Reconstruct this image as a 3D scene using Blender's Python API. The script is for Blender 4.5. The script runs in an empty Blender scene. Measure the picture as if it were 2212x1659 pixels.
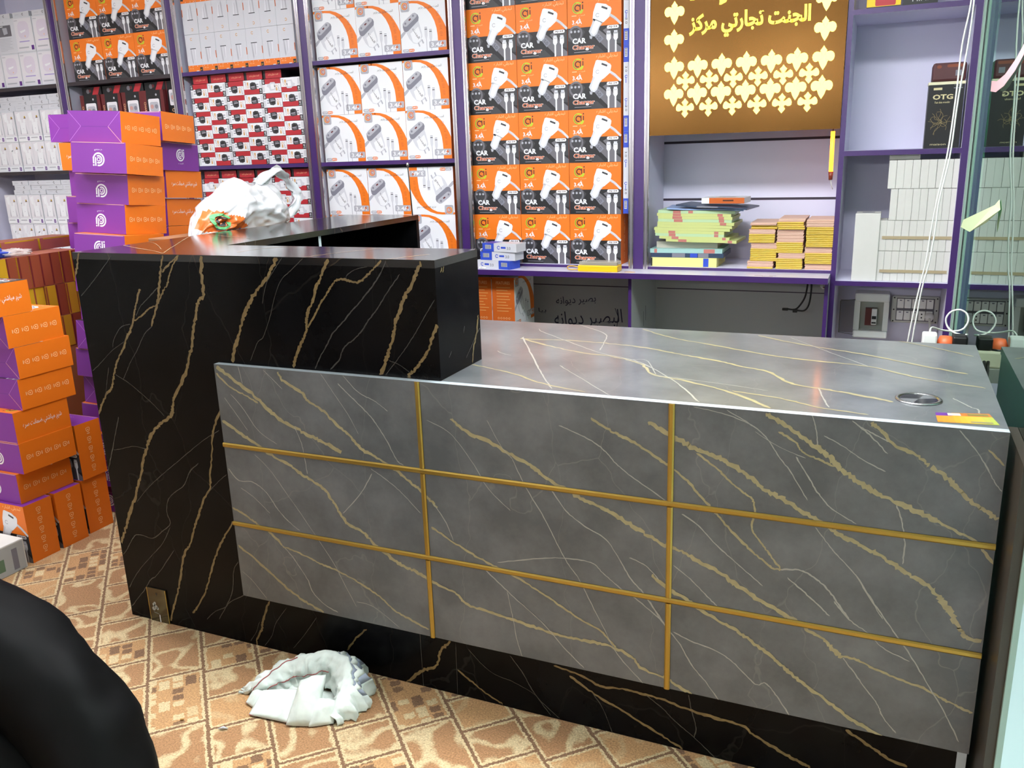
import bpy, bmesh, math, random
from mathutils import Vector, Matrix
random.seed(7)
sc = bpy.context.scene
col = sc.collection
PI = math.pi

# ------------------------------------------------------------------ camera, exposure, world
cam = bpy.data.cameras.new('camera'); cam.sensor_width = 36; cam.sensor_fit = 'HORIZONTAL'
cam.lens = 1832.0/2212*36; cam.clip_start = .02
camo = bpy.data.objects.new('camera', cam); col.objects.link(camo)
_rt = Vector((.91741, .39669, -.03183)); _fw = Vector((-.39121, .88165, -.26353)).normalized()
_rt = (_rt - _fw*_rt.dot(_fw)).normalized(); _up = _rt.cross(_fw)
camo.matrix_world = Matrix(((_rt.x, _up.x, -_fw.x, 2.022), (_rt.y, _up.y, -_fw.y, -1.644), (_rt.z, _up.z, -_fw.z, 1.3235), (0, 0, 0, 1)))
sc.camera = camo
sc.view_settings.view_transform = 'Standard'; sc.view_settings.look = 'None'
sc.view_settings.exposure = -0.45; sc.view_settings.gamma = 1.0
wd = bpy.data.worlds.new('world'); sc.world = wd; wd.use_nodes = True
wd.node_tree.nodes['Background'].inputs[0].default_value = (.75, .85, 1, 1)
wd.node_tree.nodes['Background'].inputs[1].default_value = .25
LAMPS = [(-1.7, .40, 34), (.0, .25, 34), (1.55, .20, 80), (.4, -.95, 12), (-1.5, -.8, 20), (2.56, .15, 70)]   # ceiling panels: x, y, radiance; the last is an added fill beyond the glass
TUBE = 110                                                                     # unseen wall tubes, added as low frontal fill into the shelves
CEIL = 2.44

# ------------------------------------------------------------------ materials
def lin(h):
    if isinstance(h, (tuple, list)): return tuple(h)
    h = h.lstrip('#'); o = []
    for i in (0, 2, 4):
        c = int(h[i:i+2], 16)/255
        o.append(c/12.92 if c <= .04045 else ((c+.055)/1.055)**2.4)
    return tuple(o)
_M = {}
def mat(name, colr='#ffffff', rough=.5, metal=0, spec=.5, emit=0, alpha=1, trans=0, coat=0, noise=0, nscale=30):
    """plain procedural material; noise > 0 adds a little mottling and unevenness to the base colour"""
    if name in _M: return _M[name]
    m = bpy.data.materials.new(name); m.use_nodes = True
    nt = m.node_tree; b = nt.nodes['Principled BSDF']; c = lin(colr)
    b.inputs['Base Color'].default_value = (*c, 1); b.inputs['Roughness'].default_value = rough
    b.inputs['Metallic'].default_value = metal; b.inputs['Specular IOR Level'].default_value = spec
    b.inputs['Alpha'].default_value = alpha; b.inputs['Transmission Weight'].default_value = trans
    b.inputs['Coat Weight'].default_value = coat
    if emit:
        b.inputs['Emission Color'].default_value = (*c, 1); b.inputs['Emission Strength'].default_value = emit
    if noise:
        tc = nt.nodes.new('ShaderNodeTexCoord'); n = nt.nodes.new('ShaderNodeTexNoise'); r = nt.nodes.new('ShaderNodeMapRange')
        n.inputs['Scale'].default_value = nscale; n.inputs['Detail'].default_value = 5
        r.inputs['To Min'].default_value = 1-noise; r.inputs['To Max'].default_value = 1+noise
        mx = nt.nodes.new('ShaderNodeVectorMath'); mx.operation = 'SCALE'; mx.inputs[0].default_value = c
        L = nt.links.new
        L(tc.outputs['Object'], n.inputs['Vector']); L(n.outputs['Fac'], r.inputs['Value']); L(r.outputs[0], mx.inputs['Scale']); L(mx.outputs[0], b.inputs['Base Color'])
    _M[name] = m; return m

def nodes(m):
    nt = m.node_tree
    def N(t, **k):
        n = nt.nodes.new('ShaderNode'+t)
        for a, v in k.items():
            if hasattr(n, a) and not a[0].isupper(): setattr(n, a, v)
            else: n.inputs[a.replace('_', ' ')].default_value = v
        return n
    return nt, N, nt.links.new

def marble(name, base, cloud, rough, hair, hw=.006, scale=6.0, ang=(0, 0, 0), spec=.5, coat=0):
    """polished laminate: mottled base with hair-thin crack veins; the wide veins are inlaid in the mesh"""
    m = bpy.data.materials.new(name); m.use_nodes = True
    nt, N, L = nodes(m); b = nt.nodes['Principled BSDF']
    tc = N('TexCoord')
    n1 = N('TexNoise', Scale=scale, Detail=8.0, Roughness=.65); L(tc.outputs['Object'], n1.inputs['Vector'])
    r1 = N('ValToRGB'); r1.color_ramp.elements[0].position = .38; r1.color_ramp.elements[1].position = .72
    r1.color_ramp.elements[0].color = (*lin(base), 1); r1.color_ramp.elements[1].color = (*lin(cloud), 1)
    L(n1.outputs['Fac'], r1.inputs['Fac'])
    mp = N('Mapping'); mp.inputs['Rotation'].default_value = ang; mp.inputs['Scale'].default_value = (3.2, 3.2, 1.1)
    nd = N('TexNoise', Scale=4.0, Detail=4.0); L(tc.outputs['Object'], nd.inputs['Vector'])
    ad = N('VectorMath', operation='MULTIPLY_ADD'); ad.inputs[1].default_value = (.16, .16, .16)
    L(nd.outputs['Color'], ad.inputs[0]); L(tc.outputs['Object'], ad.inputs[2]); L(ad.outputs[0], mp.inputs['Vector'])
    v = N('TexVoronoi', feature='DISTANCE_TO_EDGE', Scale=1.5); L(mp.outputs[0], v.inputs['Vector'])
    mr = N('MapRange'); mr.inputs['From Min'].default_value = 0; mr.inputs['From Max'].default_value = hw
    mr.inputs['To Min'].default_value = .55; mr.inputs['To Max'].default_value = 0
    L(v.outputs['Distance'], mr.inputs['Value'])
    n2 = N('TexNoise', Scale=3.0); L(tc.outputs['Object'], n2.inputs['Vector'])
    m2 = N('Math', operation='MULTIPLY'); L(mr.outputs[0], m2.inputs[0]); L(n2.outputs['Fac'], m2.inputs[1])
    mx = N('MixRGB'); mx.inputs['Color2'].default_value = (*lin(hair), 1)
    L(m2.outputs[0], mx.inputs['Fac']); L(r1.outputs[0], mx.inputs['Color1']); L(mx.outputs[0], b.inputs['Base Color'])
    b.inputs['Roughness'].default_value = rough; b.inputs['Specular IOR Level'].default_value = spec
    b.inputs['Coat Weight'].default_value = coat; b.inputs['Coat Roughness'].default_value = .12; b.inputs['Coat IOR'].default_value = 1.6
    return m
M_BLACK = marble('black_marble_laminate', '#070708', '#0e0e10', .22, '#33302c', spec=.09)
M_BLACKTOP = marble('black_marble_top', '#161617', '#232325', .13, '#6a5a48')
M_GRAY = marble('grey_marble_laminate', '#4d5053', '#686a6c', .32, '#8f8b85', .004, 7)
M_GRAYTOP = marble('polished_grey_marble_laminate', '#505356', '#6b6d6f', .3, '#8f8b85', .004, 7, coat=.4)
M_GOLDV = mat('gold_vein', '#6d5a39', .3, noise=.55, nscale=90)
M_GREYV = mat('grey_vein', '#3a3835', .3, noise=.3, nscale=60)
M_TANV = mat('tan_vein', '#958a68', .3, noise=.3, nscale=60)
M_PALEV = mat('pale_vein', '#95938c', .3, noise=.15, nscale=60)
M_BROWNV = mat('copper_vein', '#a08468', .25, noise=.2, nscale=60)
M_GOLD = mat('brushed_gold_metal', '#ac9046', .34, metal=.85)
M_CHROME = mat('mirror_chrome_strip', '#d6d0d4', .16, metal=.95)
M_STEEL = mat('steel', '#b9b9bb', .25, metal=1)
M_PURPLE = mat('purple_laminate', '#3d2260', .35, noise=.08)
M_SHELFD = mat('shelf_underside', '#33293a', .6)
M_LAV = mat('white_laminate', '#d5d3e8', .45, noise=.03, nscale=4)
M_LEDGE = mat('ledge_laminate', '#c9c6d8', .3, noise=.04, nscale=10)
M_WHITE = mat('white_plastic', '#e8e8e6', .4)
M_BLACKP = mat('black_plastic', '#141414', .45)
M_EDGE = mat('pale_edge_band', '#aab4bb', .25)
# printing colours
def pm(n, c, r=.42): return mat('print_'+n, c, r, spec=.35)
OR = pm('orange', '#dc7019'); ORD = pm('deep_orange', '#bb5a1e'); PU = pm('purple', '#75308c'); PUD = pm('dark_purple', '#5a2a7c')
WH = pm('white', '#dcdde2'); OFF = pm('off_white', '#c4c5cd'); LG = pm('light_grey', '#a6a6b0'); MG = pm('mid_grey', '#787884'); DG = pm('dark_grey', '#38373b')
DK = pm('black', '#1c1b1e'); SG = pm('smoke_grey', '#66636a'); RE = pm('red', '#a82730'); MA = pm('maroon', '#5d1f22'); GR = pm('lime', '#a9c026'); GRD = pm('leaf_green', '#6f9a2e')
BR = pm('brown', '#4a261b'); BL = pm('blue', '#2f49b5'); YE = pm('yellow', '#eebd14'); GOL = pm('gold', '#ab8a22', .25); SALM = pm('pale_print', '#e2b489'); PINKY = pm('pale_orange_print', '#f3c18f')
BROWNB = pm('brown_board', '#7d3f2a'); INK = pm('ink', '#2a2c44'); CREAM = pm('cream', '#d8d2b4'); CLEARW = pm('clear_blister', '#d6d3da', .12)  # last one is the clear window plastic's own tone

# ------------------------------------------------------------------ mesh builder
class MB:
    def __init__(s): s.v = []; s.f = []; s.m = []; s.mats = []; s.sm = []
    def mi(s, m):
        if m not in s.mats: s.mats.append(m)
        return s.mats.index(m)
    def face(s, pts, m, smooth=False):
        i = len(s.v); s.v += [tuple(p) for p in pts]; s.f.append(tuple(range(i, i+len(pts)))); s.m.append(s.mi(m)); s.sm.append(smooth)
    def raw(s, verts, faces, m, smooth=False):
        i = len(s.v); s.v += [tuple(p) for p in verts]; k = s.mi(m)
        for f in faces: s.f.append(tuple(i+a for a in f)); s.m.append(k); s.sm.append(smooth)
    def box(s, x0, x1, y0, y1, z0, z1, m, xf=None, **sides):
        P = [Vector((x, y, z)) for z in (z0, z1) for y in (y0, y1) for x in (x0, x1)]
        if xf: P = [xf @ p for p in P]
        i = len(s.v); s.v += [tuple(p) for p in P]
        for n, f in dict(bottom=(0, 2, 3, 1), top=(4, 5, 7, 6), front=(0, 1, 5, 4), back=(2, 6, 7, 3), left=(0, 4, 6, 2), right=(1, 3, 7, 5)).items():
            s.f.append(tuple(i+a for a in f)); s.m.append(s.mi(sides.get(n, m))); s.sm.append(False)
    def rbox(s, x0, x1, y0, y1, z0, z1, m, r=.003, xf=None):
        """box with chamfered edges"""
        bm = bmesh.new(); bmesh.ops.create_cube(bm, size=1)
        for v in bm.verts: v.co = Vector(((x0+x1)/2+v.co.x*(x1-x0), (y0+y1)/2+v.co.y*(y1-y0), (z0+z1)/2+v.co.z*(z1-z0)))
        bmesh.ops.bevel(bm, geom=bm.edges[:], offset=r, segments=2, affect='EDGES', profile=.5)
        bm.verts.index_update(); s.raw([(xf @ v.co) if xf else v.co for v in bm.verts], [[v.index for v in f.verts] for f in bm.faces], m); bm.free()
    def tube(s, pts, r, m, n=8, close=False, caps=True):
        pts = [Vector(p) for p in pts]; rings = []; N = len(pts)
        up = Vector((0, 0, 1)); prev = None
        for i, p in enumerate(pts):
            a = pts[(i-1) % N] if (close or i > 0) else p; b = pts[(i+1) % N] if (close or i < N-1) else p
            t = (b-a).normalized()
            if prev is None: nn = t.orthogonal().normalized()
            else:
                nn = prev - t*prev.dot(t); nn = nn.normalized() if nn.length > 1e-6 else t.orthogonal().normalized()
            prev = nn; bb = t.cross(nn); rr = r[i] if isinstance(r, (list, tuple)) else r
            rings.append([p + (nn*math.cos(2*PI*k/n) + bb*math.sin(2*PI*k/n))*rr for k in range(n)])
        V = [q for R in rings for q in R]; F = []
        for i in range(N if close else N-1):
            j = (i+1) % N
            for k in range(n): F.append((i*n+k, i*n+(k+1) % n, j*n+(k+1) % n, j*n+k))
        if caps and not close: F += [tuple(range(n-1, -1, -1)), tuple((N-1)*n+k for k in range(n))]
        s.raw(V, F, m, True)
    def lathe(s, prof, c, m, n=24, axis='z', smooth=True):
        V = []; F = []
        for (r, h) in prof:
            for k in range(n):
                a = 2*PI*k/n; q = (r*math.cos(a), r*math.sin(a), h)
                if axis == 'y': q = (q[0], q[2], q[1])
                if axis == 'x': q = (q[2], q[0], q[1])
                V.append((c[0]+q[0], c[1]+q[1], c[2]+q[2]))
        for i in range(len(prof)-1):
            for k in range(n): F.append((i*n+k, i*n+(k+1) % n, (i+1)*n+(k+1) % n, (i+1)*n+k))
        F += [tuple(range(n-1, -1, -1)), tuple((len(prof)-1)*n+k for k in range(n))]
        s.raw(V, F, m, smooth)
    def mesh(s, name):
        me = bpy.data.meshes.new(name); me.from_pydata(s.v, [], s.f)
        for m in s.mats: me.materials.append(m)
        me.polygons.foreach_set('material_index', s.m); me.polygons.foreach_set('use_smooth', s.sm); me.update()
        return me
    def build(s, name, parent=None, loc=None):
        o = bpy.data.objects.new(name, s.mesh(name)); col.objects.link(o)
        if parent: o.parent = parent
        if loc: o.location = loc
        return o

LABELS = {}
def tag(o, label, cat, group=None, kind=None):
    o['label'] = label; o['category'] = cat
    if group: o['group'] = group
    if kind: o['kind'] = kind
    LABELS.setdefault(label, []).append(o.name)
    return o
def thing(name, label, cat, loc=(0, 0, 0), rz=0, group=None):
    o = bpy.data.objects.new(name, None); col.objects.link(o); o.location = loc; o.rotation_euler = (0, 0, rz); o.empty_display_size = .05
    return tag(o, label, cat, group)
def struct(o):
    o['kind'] = 'structure'; return o
def put(mesh, name, label, cat, loc, rot=(0, 0, 0), group=None):
    o = bpy.data.objects.new(name, mesh); col.objects.link(o); o.location = loc; o.rotation_euler = rot
    return tag(o, label, cat, group)
ORD_ = ['lowest', 'second', 'third', 'fourth', 'fifth', 'sixth', 'seventh', 'eighth', 'ninth', 'tenth', 'eleventh', 'twelfth', 'thirteenth', 'fourteenth', 'fifteenth']
ORN = ['first', 'second', 'third', 'fourth', 'fifth', 'sixth', 'seventh', 'eighth', 'ninth', 'tenth', 'eleventh', 'twelfth']

# ------------------------------------------------------------------ lettering
_AR = {'ا': (0xFE8D, 2), 'ب': (0xFE8F, 4), 'پ': (0xFB56, 4), 'ت': (0xFE95, 4), 'ټ': (0xFB66, 4), 'ج': (0xFE9D, 4), 'چ': (0xFB7A, 4), 'د': (0xFEA9, 2), 'ر': (0xFEAD, 2),
       'ز': (0xFEAF, 2), 'س': (0xFEB1, 4), 'ش': (0xFEB5, 4), 'ص': (0xFEB9, 4), 'ض': (0xFEBD, 4), 'ق': (0xFED5, 4), 'ك': (0xFED9, 4), 'ل': (0xFEDD, 4), 'م': (0xFEE1, 4),
       'ن': (0xFEE5, 4), 'ه': (0xFEE9, 4), 'و': (0xFEED, 2), 'ي': (0xFEF1, 4), 'ږ': (0x696, 1)}
def shape(s):
    out = []
    for i, c in enumerate(s):
        if c not in _AR: out.append(c); continue
        b, n = _AR[c]; pv = s[i-1] if i else ' '; nx = s[i+1] if i+1 < len(s) else ' '
        if n == 1: out.append(c); continue
        jp = pv in _AR and _AR[pv][1] == 4; jn = n == 4 and nx in _AR
        if c == 'ه' and not jp and not jn: out.append('\u0647'); continue
        out.append(chr(b + ((3 if jn else 1) if jp else (2 if jn else 0))))
    return ''.join(reversed(out))
_T = {}
def glyphs(s, bold=0, shear=0):
    k = (s, bold, shear)
    if k not in _T:
        cu = bpy.data.curves.new('t', 'FONT'); cu.body = shape(s) if any(c in _AR for c in s) else s
        cu.offset = bold; cu.resolution_u = 2; cu.shear = shear
        o = bpy.data.objects.new('t', cu); col.objects.link(o)
        me = bpy.data.meshes.new_from_object(o)
        V = [(v.co.x, v.co.y) for v in me.vertices]; F = [tuple(p.vertices) for p in me.polygons]
        bpy.data.objects.remove(o); bpy.data.curves.remove(cu); bpy.data.meshes.remove(me)
        x0 = min(v[0] for v in V); x1 = max(v[0] for v in V); y0 = min(v[1] for v in V); y1 = max(v[1] for v in V)
        _T[k] = ([((x-x0)/(x1-x0), (y-y0)/(y1-y0)) for x, y in V], F)
    return _T[k]

class Face:
    """a printed face: u right, v down, both 0..1; layers stand a fraction of a millimetre proud"""
    def __init__(s, mb, o, u, v, n, w, h, step=.00025):
        s.mb = mb; s.o = Vector(o); s.u = Vector(u); s.v = Vector(v); s.n = Vector(n); s.w = w; s.h = h; s.st = step
    def P(s, u, v, l): return s.o + s.u*(u*s.w) + s.v*(v*s.h) + s.n*(l*s.st)
    def poly(s, pts, m, l=1): s.mb.face([s.P(a, b, l) for a, b in pts], m)
    def rect(s, u0, v0, u1, v1, m, l=1): s.poly([(u0, v0), (u1, v0), (u1, v1), (u0, v1)], m, l)
    def pill(s, u0, v0, u1, v1, m, l=1, r=None, n=5):
        W = (u1-u0)*s.w; H = (v1-v0)*s.h; r = min(W, H)/2 if r is None else r; p = []
        for cx, cy, a0 in ((W-r, r, -90), (W-r, H-r, 0), (r, H-r, 90), (r, r, 180)):
            for k in range(n+1):
                a = math.radians(a0+90*k/n); p.append((u0+(cx+r*math.cos(a))/s.w, v0+(cy+r*math.sin(a))/s.h))
        s.poly(p, m, l)
    def ring(s, u, v, r0, r1, m, a0=0, a1=360, l=1, n=16):
        """angles in degrees, 0 = right, 90 = down"""
        for k in range(n):
            q = [math.radians(a0+(a1-a0)*t/n) for t in (k, k+1)]
            p = []
            for r, a in ((r1, q[0]), (r1, q[1]), (r0, q[1]), (r0, q[0])): p.append((u+r*math.cos(a)/s.w, v+r*math.sin(a)/s.h))
            if r0 == 0: p = p[:3]
            s.poly(p, m, l)
    def disc(s, u, v, r, m, l=1, n=14): s.poly([(u+r*math.cos(2*PI*k/n)/s.w, v+r*math.sin(2*PI*k/n)/s.h) for k in range(n)], m, l)
    def line(s, pts, wd, m, l=1):
        for (a, b) in zip(pts, pts[1:]):
            ax, ay, bx, by = a[0]*s.w, a[1]*s.h, b[0]*s.w, b[1]*s.h; d = math.hypot(bx-ax, by-ay) or 1
            nx, ny = -(by-ay)/d*wd/2, (bx-ax)/d*wd/2
            s.poly([((ax+nx)/s.w, (ay+ny)/s.h), ((bx+nx)/s.w, (by+ny)/s.h), ((bx-nx)/s.w, (by-ny)/s.h), ((ax-nx)/s.w, (ay-ny)/s.h)], m, l)
    def text(s, t, u, v, w, h, m, l=1, ang=0, bold=0, shear=0):
        """centre u, v; size w x h in metres; ang in degrees clockwise"""
        V, F = glyphs(t, bold, shear); c, q = math.cos(math.radians(ang)), math.sin(math.radians(ang)); R = []
        for x, y in V:
            a, b = (x-.5)*w, (.5-y)*h
            R.append(s.P(u+(a*c-b*q)/s.w, v+(a*q+b*c)/s.h, l))
        s.mb.raw(R, F, m)
def box_faces(mb, w, d, h, step=.00025):
    W, D = w/2, d/2
    return dict(front=Face(mb, (-W, -D, h), (1, 0, 0), (0, 0, -1), (0, -1, 0), w, h, step), back=Face(mb, (W, D, h), (-1, 0, 0), (0, 0, -1), (0, 1, 0), w, h, step),
                right=Face(mb, (W, -D, h), (0, 1, 0), (0, 0, -1), (1, 0, 0), d, h, step), left=Face(mb, (-W, D, h), (0, -1, 0), (0, 0, -1), (-1, 0, 0), d, h, step),
                top=Face(mb, (-W, D, h), (1, 0, 0), (0, -1, 0), (0, 0, 1), w, d, step), bottom=Face(mb, (-W, -D, 0), (1, 0, 0), (0, 1, 0), (0, 0, -1), w, d, step))

def smooth_pts(P, sub=4):
    out = []
    for i in range(len(P)-1):
        p0 = P[max(i-1, 0)]; p1 = P[i]; p2 = P[i+1]; p3 = P[min(i+2, len(P)-1)]
        for k in range(sub):
            t = k/sub
            out.append(tuple(.5*(2*b+(c-a)*t+(2*a-5*b+4*c-d)*t*t+(3*b-a-3*c+d)*t**3) for a, b, c, d in zip(p0, p1, p2, p3)))
    out.append(tuple(P[-1])); return out
def veins(mb, txt, to3d, mats, box, seed=1, ws=1.0):
    """inlay the vein pattern of a marble sheet: jagged ribbons of varying width, clipped to the sheet"""
    rnd = random.Random(seed); a0, a1, b0, b1 = box; nv = 0
    for ln in txt.strip().splitlines():
        p = ln.split(); kd = p[0]; w = float(p[1])/1000*ws*(.7 if kd == 't' else 1)
        P = smooth_pts([tuple(map(float, q.split(','))) for q in p[2:]], 8)
        L, R = [], []; ww = w
        for i, q in enumerate(P):
            a = P[max(i-1, 0)]; b = P[min(i+1, len(P)-1)]; dx, dy = b[0]-a[0], b[1]-a[1]; d = math.hypot(dx, dy) or 1
            ww = .5*ww + .5*w*rnd.uniform(.4, 1.4); j = w*.26
            x = q[0]+rnd.uniform(-j, j); y = q[1]+rnd.uniform(-j, j); tp = .35 if i in (0, len(P)-1) else 1
            cl = lambda u, v: (min(max(u, a0), a1), min(max(v, b0), b1))
            L.append(cl(x-dy/d*ww/2*tp, y+dx/d*ww/2*tp)); R.append(cl(x+dy/d*ww/2*tp, y-dx/d*ww/2*tp))
        m = mats[0] if kd == 'g' else mats[1]; nv += 1
        for i in range(len(P)-1):
            q = [L[i], L[i+1], R[i+1], R[i]]
            area = abs(sum(q[k][0]*q[(k+1) % 4][1]-q[(k+1) % 4][0]*q[k][1] for k in range(4)))
            if area > 1e-8: mb.face([to3d(*t, nv*1.2e-5) for t in q], m)
V_BLACK='''g 8 0.326,1.099 0.314,1.066 0.304,1.032 0.29,0.988 0.281,0.963 0.265,0.935 0.252,0.907
g 6 0.38,1.1 0.364,1.088 0.33,1.066 0.316,1.053
g 6 0.38,1.1 0.357,1.073 0.338,1.045 0.328,1.023 0.311,1.005 0.292,0.979 0.282,0.966
g 5 0.282,0.966 0.253,0.956 0.224,0.937 0.191,0.92
g 8 0.23,1.008 0.216,0.98 0.202,0.954 0.19,0.925 0.174,0.895 0.157,0.875 0.137,0.841 0.111,0.81 0.089,0.771 0.077,0.743 0.068,0.724 0.041,0.7 0.014,0.663 0,0.64
t 4 0.292,1.013 0.268,0.994 0.24,0.974 0.22,0.958 0.203,0.935
t 3 0.252,0.907 0.222,0.885 0.188,0.841 0.155,0.803 0.137,0.778 0.119,0.753
g 11 0.455,1.101 0.447,1.054 0.446,1.015 0.441,0.994 0.426,0.984 0.414,0.951 0.398,0.913 0.385,0.869 0.371,0.837 0.355,0.8 0.332,0.763 0.3,0.722 0.288,0.691 0.277,0.663 0.234,0.636 0.204,0.612 0.187,0.59 0.174,0.568
g 11 0.2,0.609 0.174,0.57 0.148,0.52 0.127,0.469 0.103,0.421 0.08,0.379 0.05,0.325 0.026,0.278 0.005,0.239
g 8 0.028,1.103 0.014,1.068 -0.001,1.033
t 3 0.177,0.911 0.14,0.9 0.107,0.865 0.098,0.842
t 3 0.145,0.861 0.091,0.831 0.038,0.791 0.004,0.768
t 3 0.142,1.09 0.094,1.048 0.041,1.005 0.009,0.981
t 3 0.09,0.765 0.134,0.745 0.181,0.715 0.218,0.688 0.251,0.659
t 3 0.07,0.783 0.053,0.738 0.041,0.7
t 5 0.077,0.64 0.055,0.59 0.031,0.536 0.013,0.496 -0,0.468
t 3 0.036,0.536 0.071,0.544 0.116,0.556 0.162,0.554
g 8 0.473,0.718 0.439,0.673 0.416,0.625 0.403,0.567 0.387,0.505 0.38,0.465 0.353,0.429 0.33,0.385 0.304,0.337 0.276,0.279 0.247,0.24 0.223,0.169 0.2,0.11 0.173,0.052 0.156,0.01
g 7 0.448,0.377 0.412,0.328 0.379,0.281 0.354,0.231 0.332,0.182 0.306,0.13 0.269,0.077 0.249,0.055
t 4 0.35,0.533 0.315,0.504 0.285,0.46 0.239,0.428 0.216,0.402 0.207,0.367 0.213,0.334 0.18,0.306 0.136,0.276 0.099,0.279 0.069,0.275 0.044,0.249 0.024,0.222 0.005,0.202
t 3 0.211,0.322 0.172,0.266 0.132,0.228 0.079,0.179 0.035,0.131 0.008,0.093
t 4 0.211,0.249 0.134,0.161 0.1,0.135 0.068,0.096 0.005,0.03
t 4 0.447,0.255 0.427,0.226 0.414,0.166 0.394,0.124 0.348,0.056
t 4 0.451,0.152 0.398,0.121 0.378,0.101 0.333,0.076 0.301,0.046
t 3 0.439,0.637 0.374,0.599 0.285,0.536 0.223,0.492 0.154,0.439 0.096,0.385
t 3 0.445,0.513 0.407,0.483 0.366,0.445
g 12 0.689,1.1 0.663,1.063 0.636,1.034 0.605,1.004 0.58,0.972 0.56,0.937 0.545,0.902 0.528,0.871 0.511,0.828
t 3 0.703,1.098 0.675,1.067 0.648,1.034 0.629,0.984
g 9 0.835,1.098 0.814,1.062 0.794,1.029 0.78,0.997 0.763,0.97 0.756,0.946 0.755,0.925 0.74,0.898 0.722,0.868 0.704,0.829
g 6 0.98,1.097 0.959,1.079 0.937,1.061 0.917,1.047 0.899,1.046 0.875,1.051 0.854,1.049 0.839,1.035 0.826,1.019 0.804,0.993 0.785,0.966 0.758,0.93
t 5 0.992,1.096 0.973,1.064 0.944,1.03 0.913,0.999 0.887,0.976 0.859,0.947 0.829,0.92 0.813,0.895 0.787,0.86 0.769,0.828
t 5 1.026,1.067 0.982,1.015 0.956,0.981 0.933,0.957 0.914,0.933 0.888,0.909 0.868,0.896 0.853,0.879 0.842,0.857 0.814,0.83
g 11 1.083,1.097 1.069,1.071 1.055,1.044 1.035,1.017 1.023,0.99 1.008,0.959 1,0.929 0.987,0.896 0.974,0.866 0.955,0.827
g 9 1.115,0.957 1.101,0.928 1.087,0.896 1.07,0.87 1.048,0.845 1.034,0.835 1.032,0.827
t 3 0.982,0.864 1.008,0.856 1.035,0.84
t 3 1.111,1.012 1.082,0.971 1.054,0.93 1.026,0.894 0.997,0.86 0.969,0.828
t 3 0.763,1.097 0.727,1.069 0.695,1.045 0.67,1.004 0.649,0.953 0.621,0.901 0.601,0.885 0.572,0.836
t 3 0.881,1.052 0.884,1.061 0.909,1.075 0.941,1.082
g 8 0.539,0.15 0.517,0.103 0.504,0.069 0.499,0.052 0.479,0.02 0.477,0.001
t 3 0.496,0.079 0.48,0.044 0.455,0.009
t 3 0.597,0.143 0.554,0.087 0.535,0.044 0.504,0.005
t 3 0.694,0.132 0.65,0.073 0.605,0.02
g 6 0.853,0.132 0.818,0.098 0.786,0.053
g 9 1.101,0.149 1.072,0.117 1.056,0.069 1.016,0.047 0.965,-0
g 6 1.117,0.073 1.163,0.044 1.194,0.025 1.24,0.005
t 3 1.151,0.139 1.186,0.106 1.221,0.085 1.268,0.076 1.321,0.057 1.344,0.038 1.389,0.004
t 4 1.263,0.148 1.296,0.107 1.318,0.068 1.344,0.034 1.366,0.007
g 7 1.376,0.147 1.446,0.136 1.492,0.119 1.552,0.125 1.59,0.123 1.638,0.121 1.697,0.11 1.769,0.105
g 7 1.417,0.128 1.471,0.098 1.528,0.073 1.591,0.047 1.639,0.025 1.687,0.003
t 4 1.6,0.123 1.638,0.098 1.672,0.069 1.716,0.038 1.763,-0.002
t 4 1.697,0.148 1.704,0.112 1.715,0.069 1.712,0.041
t 3 1.471,0.098 1.499,0.058 1.521,-0
g 8 1.701,0.11 1.757,0.103 1.815,0.1 1.841,0.083 1.887,0.062 1.93,0.045 1.961,0.035
g 8 2.024,0.146 2.064,0.125 2.097,0.106 2.145,0.09
t 2 1.116,0.148 1.114,0.002'''
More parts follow.
